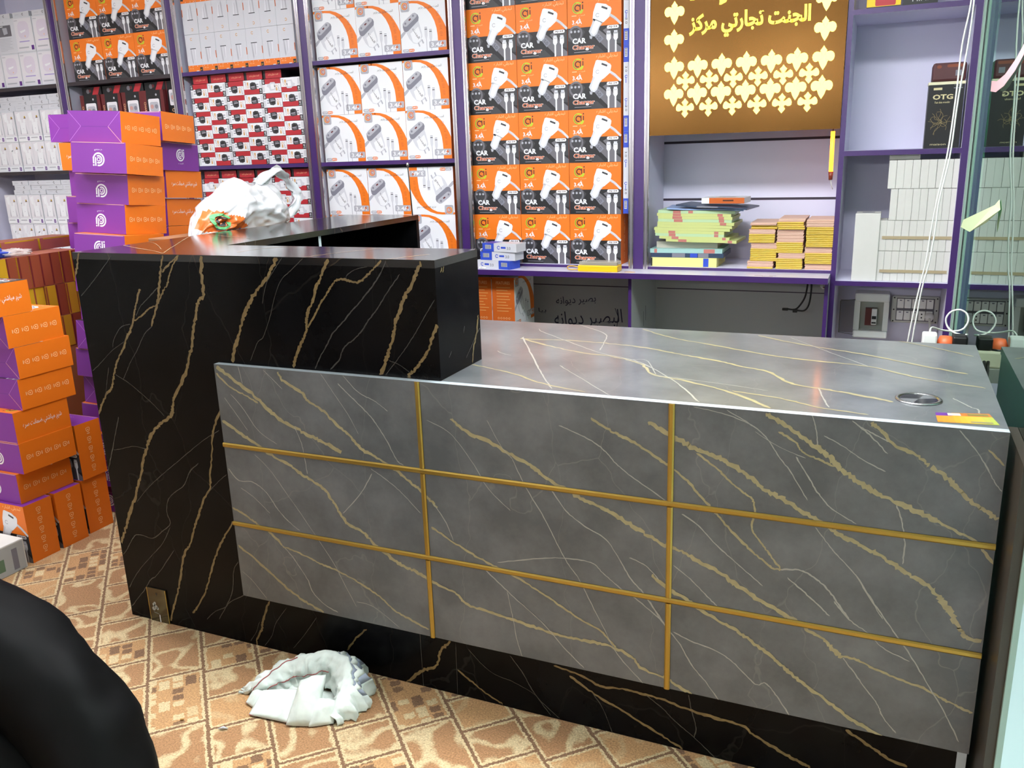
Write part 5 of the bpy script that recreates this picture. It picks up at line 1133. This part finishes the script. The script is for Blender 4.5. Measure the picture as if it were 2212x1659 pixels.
m = MB(); m.tube(smooth_pts([(-.083, -.01, .015), (-.11, -.014, .02), (-.133, -.012, .018), (-.138, -.006, .008), (-.125, -.004, .004), (-.083, -.002, .006)], 5), .0022, mat('yellow_strap', '#e4b64a', .5), 6); m.build('strap', yb)
m = MB(); m.tube([(.415, 1.69, .8425), (.44, 1.68, .8425)], .0045, M_WHITE, 8); m.tube([(.405, 1.70, .8425), (.41, 1.685, .8425)], .0045, M_WHITE, 8); tag(m.build('white_cable_end'), 'small white plug ends lying on the ledge under the blue boxes', 'cable')
m = MB(); m.tube(smooth_pts([(1.055, 1.70, .8385), (1.075, 1.695, .8385), (1.10, 1.70, .8385), (1.075, 1.71, .8385)], 4), .0012, mat('tan_band', '#c9a277', .6), 6, True); tag(m.build('rubber_band'), 'tan rubber band on the ledge beside the yellow power bank', 'rubber band')
# boxes with feature lists under the ledge
for k in range(3):
    for j in range(2):
        put(ME_WC, 'wall_charger_box', f'orange sided charger box under the ledge, {("left", "right")[j]} pile, {("lowest", "middle", "top with feature list")[k]}', 'box', (.3815+.1105*j, 1.853, .1605+.2112*k), (0, 0, PI/2), 'charger boxes under the ledge')
# thin rod on the end of the counter return
rd = thing('key_rod', 'thin dark rod with chrome ball tip standing on the counter return', 'rod')
m = MB(); m.tube([(.328, 1.275, 1.1005), (.320, 1.275, 1.283)], .0022, M_BLACKP, 8); m.build('rod', rd)
m = MB(); m.lathe([(.0005, .009), (.004, .006), (.0055, 0), (.004, -.006), (.0005, -.009)], (.320, 1.275, 1.29), M_STEEL, 12); m.build('ball_tip', rd)
# paper tags stuck to the glass
def ribbon(pts, wd, mt, name, lab):
    mb = MB()
    for a, b in zip(pts, pts[1:]): mb.face([(a[0], a[1], a[2]+wd/2), (b[0], b[1], b[2]+wd/2), (b[0], b[1], b[2]-wd/2), (a[0], a[1], a[2]-wd/2)], mt)
    o = mb.build(name); md = o.modifiers.new('thickness', 'SOLIDIFY'); md.thickness = .0006; return tag(o, lab, 'paper tag')
mb = MB(); LM = mat('lime_paper', '#cfe3b4', .6)
mb.face([(2.225, 1.24, 1.065), (2.228, 1.22, 1.088), (2.270, .86, 1.155), (2.2725, .80, 1.172), (2.2725, .76, 1.150), (2.262, .93, 1.105), (2.24, 1.12, 1.062)], LM)
o = mb.build('paper_tag'); o.modifiers.new('thickness', 'SOLIDIFY').thickness = .0006; tag(o, 'pale green paper strip stuck to the glass at the right', 'paper tag')
o = ribbon([(2.262, 1.22, 1.460), (2.2645, 1.10, 1.452), (2.268, .95, 1.46), (2.2715, .78, 1.485), (2.2725, .66, 1.51), (2.2725, .60, 1.53)], .028, mat('pink_paper', '#e7b7c0', .6), 'paper_tag', 'curling pink paper strip stuck to the glass at the upper right')

# ------------------------------------------------------------------ pile of maroon and gold boxes at the far left
from mathutils import noise as NZ
def pilebox(lab, x, y, z, gold, rz=0): return put(ME_MG if gold else ME_MA, 'maroon_gold_box', lab, 'box', (x, y, z), (0, 0, rz), 'maroon and gold boxes')
PCOL = [[0, 0, 1, 0, 0, 0, 0, 0, 0, 0], [1, 0, 1, 0, 1, 1, 1, 0, 1, 1], [0, 1, 0, 0, 1, 0, 0, 1, 0, 0]]
for lv, z in enumerate((.8733, .7470, .6207)):
    for j in range(10):
        pilebox(f'{("maroon", "gold")[PCOL[lv][j]]} ended slim box, {("top", "second", "third")[lv]} layer, {ORN[j]} from the left in the front of the pile', -1.085+jit(.006), .405+.0475*j, z, PCOL[lv][j], jit(.02))
for rw in (1, 2):
    for j in range(10):
        pilebox(f'slim box with dusty maroon top, {("second", "rear")[rw-1]} row of the pile, {ORN[j]} from the left', -1.085-.165*rw+jit(.005), .405+.0475*j, .8733, (j+rw) % 2, jit(.02))
for j in range(3):
    o = put(ME_MG, 'maroon_gold_box', f'gold sided box lying across the top of the pile, {ORN[j]} from the left', 'box', (-1.33, .55+.165*j, .999), (0, PI/2*0, PI/2+jit(.04)), 'maroon and gold boxes'); o.rotation_euler = (PI/2, 0, PI/2+jit(.03)); o.location = (-1.28, .54+.17*j, 1.022)
BRC = mat('brown_cardboard', '#8a5a38', .75, noise=.08, nscale=12)
def brown(lab, a, b, c, d, e, f):
    m = MB(); m.rbox(-(b-a)/2, (b-a)/2, -(d-c)/2, (d-c)/2, 0, f-e, BRC, .003); m.box(-(b-a)/2, (b-a)/2, -.02, .02, f-e, f-e+.0004, mat('parcel_tape', '#b08a55', .3)); m.box((b-a)/2, (b-a)/2+.0004, -.02, .02, 0, f-e, _M['parcel_tape'])
    return tag(m.build('brown_carton', None, ((a+b)/2, (c+d)/2, e)), lab, 'carton')
brown('large brown cardboard carton under the front of the maroon and gold pile', -1.168, -1.003, .385, .865, 0, .620)
brown('large brown cardboard carton under the back of the maroon and gold pile', -1.51, -1.172, .385, .865, 0, .8728)
# blue cloth with clear wrap on the pile
def blob(mb, c, r, m, seed, amp=.35, n=(28, 18), flat=True, sc_=3.0):
    V = []; F = []
    for i in range(n[1]+1):
        th = PI*i/n[1]
        for j in range(n[0]):
            ph = 2*PI*j/n[0]; d = Vector((math.sin(th)*math.cos(ph), math.sin(th)*math.sin(ph), math.cos(th)))
            q = NZ.noise(d*sc_+Vector((seed, 0, 0)))*amp + abs(NZ.noise(d*sc_*2.3+Vector((0, seed, 0))))*amp*.7
            p = Vector((c[0]+d.x*r[0]*(1+q), c[1]+d.y*r[1]*(1+q), c[2]+d.z*r[2]*(1+q)))
            if flat and p.z < c[2]-r[2]*.55: p.z = c[2]-r[2]*.55
            V.append(p)
    for i in range(n[1]):
        for j in range(n[0]): F.append((i*n[0]+j, i*n[0]+(j+1) % n[0], (i+1)*n[0]+(j+1) % n[0], (i+1)*n[0]+j))
    mb.raw(V, F, m, True)
m = MB(); blob(m, (-1.085, .47, 1.014), (.07, .11, .024), mat('blue_cloth', '#2440a8', .6), 3, .4); tag(m.build('blue_cloth'), 'crumpled bright blue cloth on top of the maroon pile at the left edge', 'cloth')
m = MB(); blob(m, (-1.06, .60, 1.010), (.05, .06, .014), mat('clear_wrap', '#e4e2e0', .1, alpha=.35), 8, .6); tag(m.build('plastic_wrap'), 'scrap of crumpled clear plastic wrap beside the blue cloth', 'plastic wrap')
# white carton in the lower left corner
m = MB(); m.rbox(-.14, .14, -.10, .10, 0, .108, CART, .003); f = Face(m, (.1402, -.10, .108), (0, 1, 0), (0, 0, -1), (1, 0, 0), .20, .108)
f.rect(.03, .05, .97, .98, pm('grey_label', '#a9adb0')); f.rect(.2, .4, .6, .8, pm('leaf_print', '#5f7a63'), 2); f.rect(.75, .2, .85, .9, MG, 2)
tag(m.build('white_carton', None, (-.742, .012, 0)), 'white carton with grey label on the carpet at the left edge', 'carton')

# ------------------------------------------------------------------ plastic bag behind the counter return
brown('brown cardboard carton behind the counter return, under the plastic bag', -.33, -.02, .58, 1.18, 0, 1.075)
bg = thing('plastic_bag', 'crumpled white plastic carrier bag with orange corner behind the black counter return', 'bag')
BAGW = mat('bag_film', '#c4c3c8', .22, noise=.03, nscale=8); BAGO = mat('bag_orange', '#c85f22', .25)
prof = [(.58, 1.080), (.61, 1.135), (.66, 1.185), (.72, 1.225), (.78, 1.255), (.82, 1.27), (.86, 1.245), (.90, 1.235), (.95, 1.252), (1.0, 1.235), (1.04, 1.17), (1.07, 1.085)]
def ztop(y):
    for a, b in zip(prof, prof[1:]):
        if a[0] <= y <= b[0]: t = (y-a[0])/(b[0]-a[0]); return a[1]+(b[1]-a[1])*t
    return 1.08
def bagx(y, s, side):
    e = min((y-.58)/.1, (1.07-y)/.1, 1); e = max(e, 0)**.5
    th = .085*e*max(0, math.sin(PI*(.12+.88*s)))**.6
    p = Vector((y*9, s*3.2, side*2.0)); n = NZ.noise(p)*.022 + abs(NZ.noise(p*2.3))*-.02 + abs(NZ.noise(Vector((y*16+s*5, s*2-y*6, side))))*.016
    return -.125+side*(th+n*e)
m = MB(); ny, ns = 64, 26; V = []
for side in (1, -1):
    for i in range(ny+1):
        y = .58+.49*i/ny
        for j in range(ns+1):
            s = j/ns; z0 = 1.0765; z = z0+(ztop(y)+.006*NZ.noise(Vector((y*40, 0, 0)))-z0)*s
            x = bagx(y, s, side)
            if s > .999: x = -.125+.01*NZ.noise(Vector((y*30, 5, 0)))
            V.append((x, y+.01*NZ.noise(Vector((s*6, y*8, 2))), z))
FW, FO = [], []
W_ = ns+1; off = (ny+1)*W_
for sd in (0, 1):
    for i in range(ny):
        for j in range(ns):
            a = sd*off+i*W_+j; q = (a, a+W_, a+W_+1, a+1); y = .58+.49*(i+.5)/ny; z = V[a][2]
            (FO if sd == 0 and 1.092 < z < 1.172-(y-.62)*.42 and y < .80 else FW).append(q)
m.raw(V, FW, BAGW, True); m.raw(V, FO, BAGO, True); m.build('bag_body', bg)
def bagpt(y, z, d): 
    s = (z-1.0765)/(ztop(y)-1.0765); return (bagx(y, s, 1)+d, y, z)
m = MB()
for r0, r1, mt, d, a0, a1 in ((.019, .027, pm('bag_green', '#4f9a5e'), .009, 20, 350), (.010, .016, DK, .0095, 30, 360)):
    for k in range(20):
        A = [math.radians(a0+(a1-a0)*t/20) for t in (k, k+1)]
        m.face([bagpt(.648+r*math.cos(a), 1.128+r*math.sin(a), d) for r, a in ((r1, A[0]), (r1, A[1]), (r0, A[1]), (r0, A[0]))], mt)
for k, (y, z) in enumerate(((.63, 1.10), (.655, 1.092), (.70, 1.09))): m.face([bagpt(y, z, .009), bagpt(y+.022, z-.002, .009), bagpt(y+.022, z+.006, .009), bagpt(y, z+.008, .009)], DK)
m.face([bagpt(.735, 1.082, .01), bagpt(.742, 1.082, .01), bagpt(.735, 1.098, .01), bagpt(.728, 1.098, .01)], BL); m.build('printed_mark', bg)
m = MB(); H_ = smooth_pts([(-.12, .93, 1.235), (-.10, .985, 1.272), (-.10, 1.035, 1.285), (-.11, 1.085, 1.255), (-.10, 1.125, 1.21), (-.09, 1.115, 1.165), (-.10, 1.075, 1.12), (-.10, 1.03, 1.092)], 6); V = []; F = []
nw = 7
for i, p in enumerate(H_):
    a = H_[max(i-1, 0)]; b = H_[min(i+1, len(H_)-1)]; t = (Vector(b)-Vector(a)).normalized(); nrm = Vector((1, 0, 0)).cross(t).normalized()
    for k in range(nw):
        u = k/(nw-1)-.5; w = NZ.noise(Vector((i*.35, u*5, 1)))*.016
        V.append(Vector(p)+nrm*(u*.036)*(1+.3*math.sin(i*.6))+Vector((w+.02*math.cos(u*9), 0, 0)))
for i in range(len(H_)-1):
    for k in range(nw-1): a = i*nw+k; F.append((a, a+1, a+nw+1, a+nw))
m.raw(V, F, BAGW, True); o = m.build('handle_loop', bg); o.modifiers.new('thickness', 'SOLIDIFY').thickness = .001

# ------------------------------------------------------------------ cleaning rag on the carpet
rg = thing('cleaning_rag', 'crumpled pale cleaning rag with red stitched hem on the carpet', 'rag')
RAG = mat('rag_cotton', '#dce5df', .85, noise=.28, nscale=30); HEM = mat('rag_hem', '#a8605f', .8, noise=.25, nscale=160)
RAGS = mat('rag_blue_stripe', '#9aa3b4', .85)
CREST = [(.620, -.192, .012), (.632, -.186, .034), (.649, -.155, .052), (.678, -.116, .070), (.723, -.096, .085), (.777, -.080, .098), (.817, -.072, .098), (.858, -.095, .09), (.886, -.138, .072), (.890, -.178, .052), (.868, -.206, .026)]
CEN = Vector((.755, -.165, 0))
CR = smooth_pts(CREST, 8)
def sheet(rows, m, mt, th=None):
    n = len(rows[0]); V = [p for r in rows for p in r]; F = []
    for i in range(len(rows)-1):
        for j in range(n-1): a = i*n+j; F.append((a, a+1, a+n+1, a+n))
    m.raw(V, F, mt, True)
def wob(p, k, amp): return Vector((NZ.noise(Vector(p)*k), NZ.noise(Vector(p)*k+Vector((7, 3, 1))), NZ.noise(Vector(p)*k+Vector((2, 9, 5)))))*amp
m = MB(); rows = []; stripe = []
for i, c in enumerate(CR):
    c = Vector(c); o_ = Vector((c.x-CEN.x, c.y-CEN.y, 0)).normalized(); f = i/(len(CR)-1); z = c.z
    wd = .020+.018*math.sin(PI*f); fl = .012*math.sin(i*.9)+.008*math.sin(i*2.3)
    pr = [(wd*1.3+fl*.6, .003), (wd*1.25+fl, z*.25), (wd*1.0+fl, z*.55), (wd*.55+fl*.5, z*.86), (0, z), (-wd*.5, z*.97), (-wd*.95-fl*.4, z*.80), (-wd*1.15, z*.62), (-wd*1.05+fl*.5, z*.45), (-wd*1.35, z*.28), (-wd*1.5-fl*.3, max(.006, z*.12))]
    row = []
    for k in range(len(pr)-1):
        for t in (0, .33, .66):
            r_ = pr[k][0]+(pr[k+1][0]-pr[k][0])*t; h = pr[k][1]+(pr[k+1][1]-pr[k][1])*t
            p = Vector((c.x, c.y, 0))+o_*r_; p.z = h; p += wob(p, 38, .006)+wob(p, 90, .0025); p.z = max(p.z, .0022); row.append(p)
    rows.append(row)
n_ = len(rows[0]); V = [p for r in rows for p in r]; FA, FB = [], []
for i in range(len(rows)-1):
    for j in range(n_-1):
        a = i*n_+j; (FB if .42 < i/len(rows) < .8 and j in (6, 7, 10) else FA).append((a, a+1, a+n_+1, a+n_))
m.raw(V, FA, RAG, True); m.raw(V, FB, RAGS, True); o = m.build('folded_edge', rg); o.modifiers.new('thickness', 'SOLIDIFY').thickness = .0022
m = MB(); m.tube([rows[i][22]+Vector((0, 0, .0015)) for i in range(2, 50)], .0017, HEM, 5); m.tube([rows[i][13]+Vector((0, 0, .001)) for i in range(0, 30)], .0015, HEM, 5); m.build('hem', rg)
# crumpled inside
m = MB(); rows = []
for i in range(41):
    row = []
    for j in range(33):
        u, v = i/40, j/32; p = Vector((.665+.19*u, -.225+.125*v+.01*math.sin(u*6), 0)); w_ = math.sin(PI*min(1, u*1.05))*math.sin(PI*v)
        p += wob(p, 30, .010); p.z = .003+w_*(.006+.034*abs(NZ.noise(p*40))+.020*abs(NZ.noise(p*85+Vector((4, 0, 0)))))-.004*NZ.noise(p*150); p.z = max(p.z, .003); row.append(p)
    rows.append(row)
sheet(rows, m, RAG); m.build('crumpled_middle', rg)
def flap(pts, lift, hem=True):
    m = MB(); n = 16; rows = []
    for i in range(n+1):
        row = []
        for j in range(n+1):
            u, v = i/n, j/n; p = (Vector(pts[0])*(1-u)+Vector(pts[1])*u)*(1-v)+(Vector(pts[3])*(1-u)+Vector(pts[2])*u)*v
            w_ = math.sin(PI*u)**.7*math.sin(PI*v)**.7; p.z += lift*w_; p += wob(p, 26, .006*w_+.0015)+wob(p, 70, .003*w_); p.z += .010*w_*abs(NZ.noise(p*40)); p.z = max(p.z, .0026); row.append(p)
        rows.append(row)
    sheet(rows, m, RAG)
    if hem: m.tube([r[0]+Vector((0, 0, .001)) for r in rows], .0015, HEM, 5)
    o = m.build('corner_fold', rg); o.modifiers.new('thickness', 'SOLIDIFY').thickness = .002
flap([(.630, -.228, .004), (.668, -.236, .004), (.672, -.190, .020), (.624, -.190, .016)], .008)
flap([(.668, -.262, .004), (.790, -.252, .004), (.770, -.168, .040), (.655, -.188, .020)], .016)
flap([(.782, -.262, .004), (.852, -.236, .004), (.826, -.150, .082), (.764, -.172, .066)], .034)
flap([(.836, -.246, .004), (.884, -.214, .004), (.876, -.182, .042), (.816, -.196, .046)], .020, False)
m = MB(); m.tube([(.633, -.332, .004), (.645, -.326, .006), (.655, -.322, .003)], [.001, .004, .001], mat('foil_scrap', '#c9ccd2', .3, metal=.6), 6); tag(m.build('foil_scrap'), 'small silvery scrap on the carpet in front of the rag', 'scrap')
m = MB(); m.tube([(.519, -.337, .003), (.526, -.333, .003)], .0025, mat('tan_crumb', '#b98a4a', .6), 6); tag(m.build('crumb'), 'tiny tan crumb on the carpet left of the foil scrap', 'scrap')

# ------------------------------------------------------------------ seated person in black at the lower left corner
ps = thing('person', 'person in loose black clothes sitting at the lower left, knee and shin in view', 'person', (0, 0, 0))
ROBE = mat('black_cloth', '#050506', .65, spec=.14)
_nt, _N, _L = nodes(ROBE); _tc = _N('TexCoord'); _n = _N('TexNoise', Scale=4.0, Detail=1.0); _n.inputs['Distortion'].default_value = 1.2; _b = _N('Bump'); _b.inputs['Strength'].default_value = .35; _b.inputs['Distance'].default_value = .05
_L(_tc.outputs['Object'], _n.inputs['Vector']); _L(_n.outputs['Fac'], _b.inputs['Height']); _L(_b.outputs[0], _nt.nodes['Principled BSDF'].inputs['Normal']); SKIN = mat('skin', '#a87656', .5); HAIR = mat('black_hair', '#15110f', .6)
def skinned(name, P, E, R, m, parent, lv=2, root=0):
    me = bpy.data.meshes.new(name); me.from_pydata(P, E, []); o = bpy.data.objects.new(name, me); col.objects.link(o); o.parent = parent
    sk = o.modifiers.new('skin', 'SKIN'); sk.use_smooth_shade = True; sd = o.modifiers.new('sub', 'SUBSURF'); sd.levels = lv; sd.render_levels = lv
    for i, v in enumerate(me.skin_vertices[0].data): r = R[i]; v.radius = r if isinstance(r, tuple) else (r, r); v.use_root = i == root
    me.materials.append(m); return o
# 0 pelvis 1 belly 2 chest 3 neck base 4 neck 5 skull base 6 crown | arms 7.. | legs
BP = [(.16, -.86, .56), (.13, -.87, .74), (.12, -.875, .93), (.12, -.87, 1.05), (.13, -.865, 1.12), (.15, -.86, 1.20), (.155, -.86, 1.30),
      (.12, -.68, 1.0), (.10, -.64, .76), (.20, -.74, .70), (.24, -.78, .69), (.12, -1.06, 1.0), (.10, -1.12, .76), (.20, -1.02, .70), (.24, -1.0, .69),
      (.24, -.77, .51), (.60, -.718, .39), (.79, -.725, .10), (.82, -.725, .055), (.95, -.73, .035), (.24, -.95, .51), (.52, -1.11, .42), (.60, -1.15, .10), (.61, -1.15, .055), (.73, -1.20, .035)]
BE = [(0, 1), (1, 2), (2, 3), (3, 4), (4, 5), (5, 6), (3, 7), (7, 8), (8, 9), (9, 10), (3, 11), (11, 12), (12, 13), (13, 14), (0, 15), (15, 16), (16, 17), (17, 18), (18, 19), (0, 20), (20, 21), (21, 22), (22, 23), (23, 24)]
BRd = [.13, .12, .13, .08, .055, .07, .085, .055, .043, .035, .03, .055, .043, .035, .03, .075, .045, .035, .04, .03, .075, .045, .035, .04, .03]
for base, sgn in ((10, 1), (14, -1)):
    bx_ = BP[base]
    for k, (dy, ln) in enumerate(((-.03, .07), (-.01, .082), (.012, .078), (.032, .06))):
        i = len(BP); BP += [(bx_[0]+.055, bx_[1]+dy, bx_[2]-.004), (bx_[0]+.055+ln*.6, bx_[1]+dy*1.1, bx_[2]-.012), (bx_[0]+.055+ln, bx_[1]+dy*1.1, bx_[2]-.035)]; BE += [(base, i), (i, i+1), (i+1, i+2)]; BRd += [.012, .009, .008]
    i = len(BP); BP += [(bx_[0]+.02, bx_[1]-.045*sgn, bx_[2]-.004), (bx_[0]+.055, bx_[1]-.06*sgn, bx_[2]-.02)]; BE += [(base, i), (i, i+1)]; BRd += [.011, .009]
skinned('body', BP, BE, BRd, SKIN, ps)
m = MB(); blob(m, (.145, -.86, 1.29), (.098, .092, .085), HAIR, 2, .06, flat=False); m.build('hair', ps)
RP = [(.15, -.86, .55), (.12, -.87, .74), (.11, -.875, .93), (.12, -.87, 1.05), (.12, -.68, 1.0), (.10, -.64, .76), (.18, -.73, .71), (.12, -1.06, 1.0), (.10, -1.12, .76), (.18, -1.03, .71),
      (.26, -.765, .53), (.45, -.745, .475), (.58, -.730, .425), (.665, -.724, .36), (.735, -.726, .26), (.79, -.73, .12), (.26, -.96, .55), (.54, -1.11, .475), (.575, -1.14, .28), (.60, -1.15, .13)]
RE_ = [(0, 1), (1, 2), (2, 3), (3, 4), (4, 5), (5, 6), (3, 7), (7, 8), (8, 9), (0, 10), (10, 11), (11, 12), (12, 13), (13, 14), (14, 15), (0, 16), (16, 17), (17, 18), (18, 19)]
RR = [.17, .155, .155, .085, .075, .065, .06, .075, .065, .06, .125, .12, .112, .108, .105, .11, .115, .09, .085, .09]
rb = skinned('black_robe', RP, RE_, RR, ROBE, ps, 3)
skinned('robe_hem', [(.22, -.80, .38), (.42, -.80, .30), (.58, -.775, .22), (.66, -.77, .10)], [(0, 1), (1, 2), (2, 3)], [.17, .17, .14, .10], ROBE, ps, 3)
tx = bpy.data.textures.new('folds', 'CLOUDS'); tx.noise_scale = .16
dm = rb.modifiers.new('folds', 'DISPLACE'); dm.texture = tx; dm.strength = .035; dm.mid_level = .5; dm.texture_coords = 'GLOBAL'
st = thing('stool', 'low wooden stool under the seated person in black', 'stool')
m = MB(); m.rbox(.02, .30, -1.02, -.70, .38, .42, mat('stool_wood', '#7a5434', .5), .006); m.build('seat', st)
for x in (.04, .26):
    for y in (-1.0, -.74): m = MB(); m.box(x, x+.03, y, y+.03, 0, .38, _M['stool_wood']); m.build('leg', st)

for lb, ns_ in LABELS.items():
    if len(ns_) > 1 and not lb.startswith(('yellow spined', 'pale pink')): print('DUP LABEL', lb, ns_[:4])
    w_ = len(lb.split())
    if not 4 <= w_ <= 16: print('LABEL LENGTH', w_, lb)
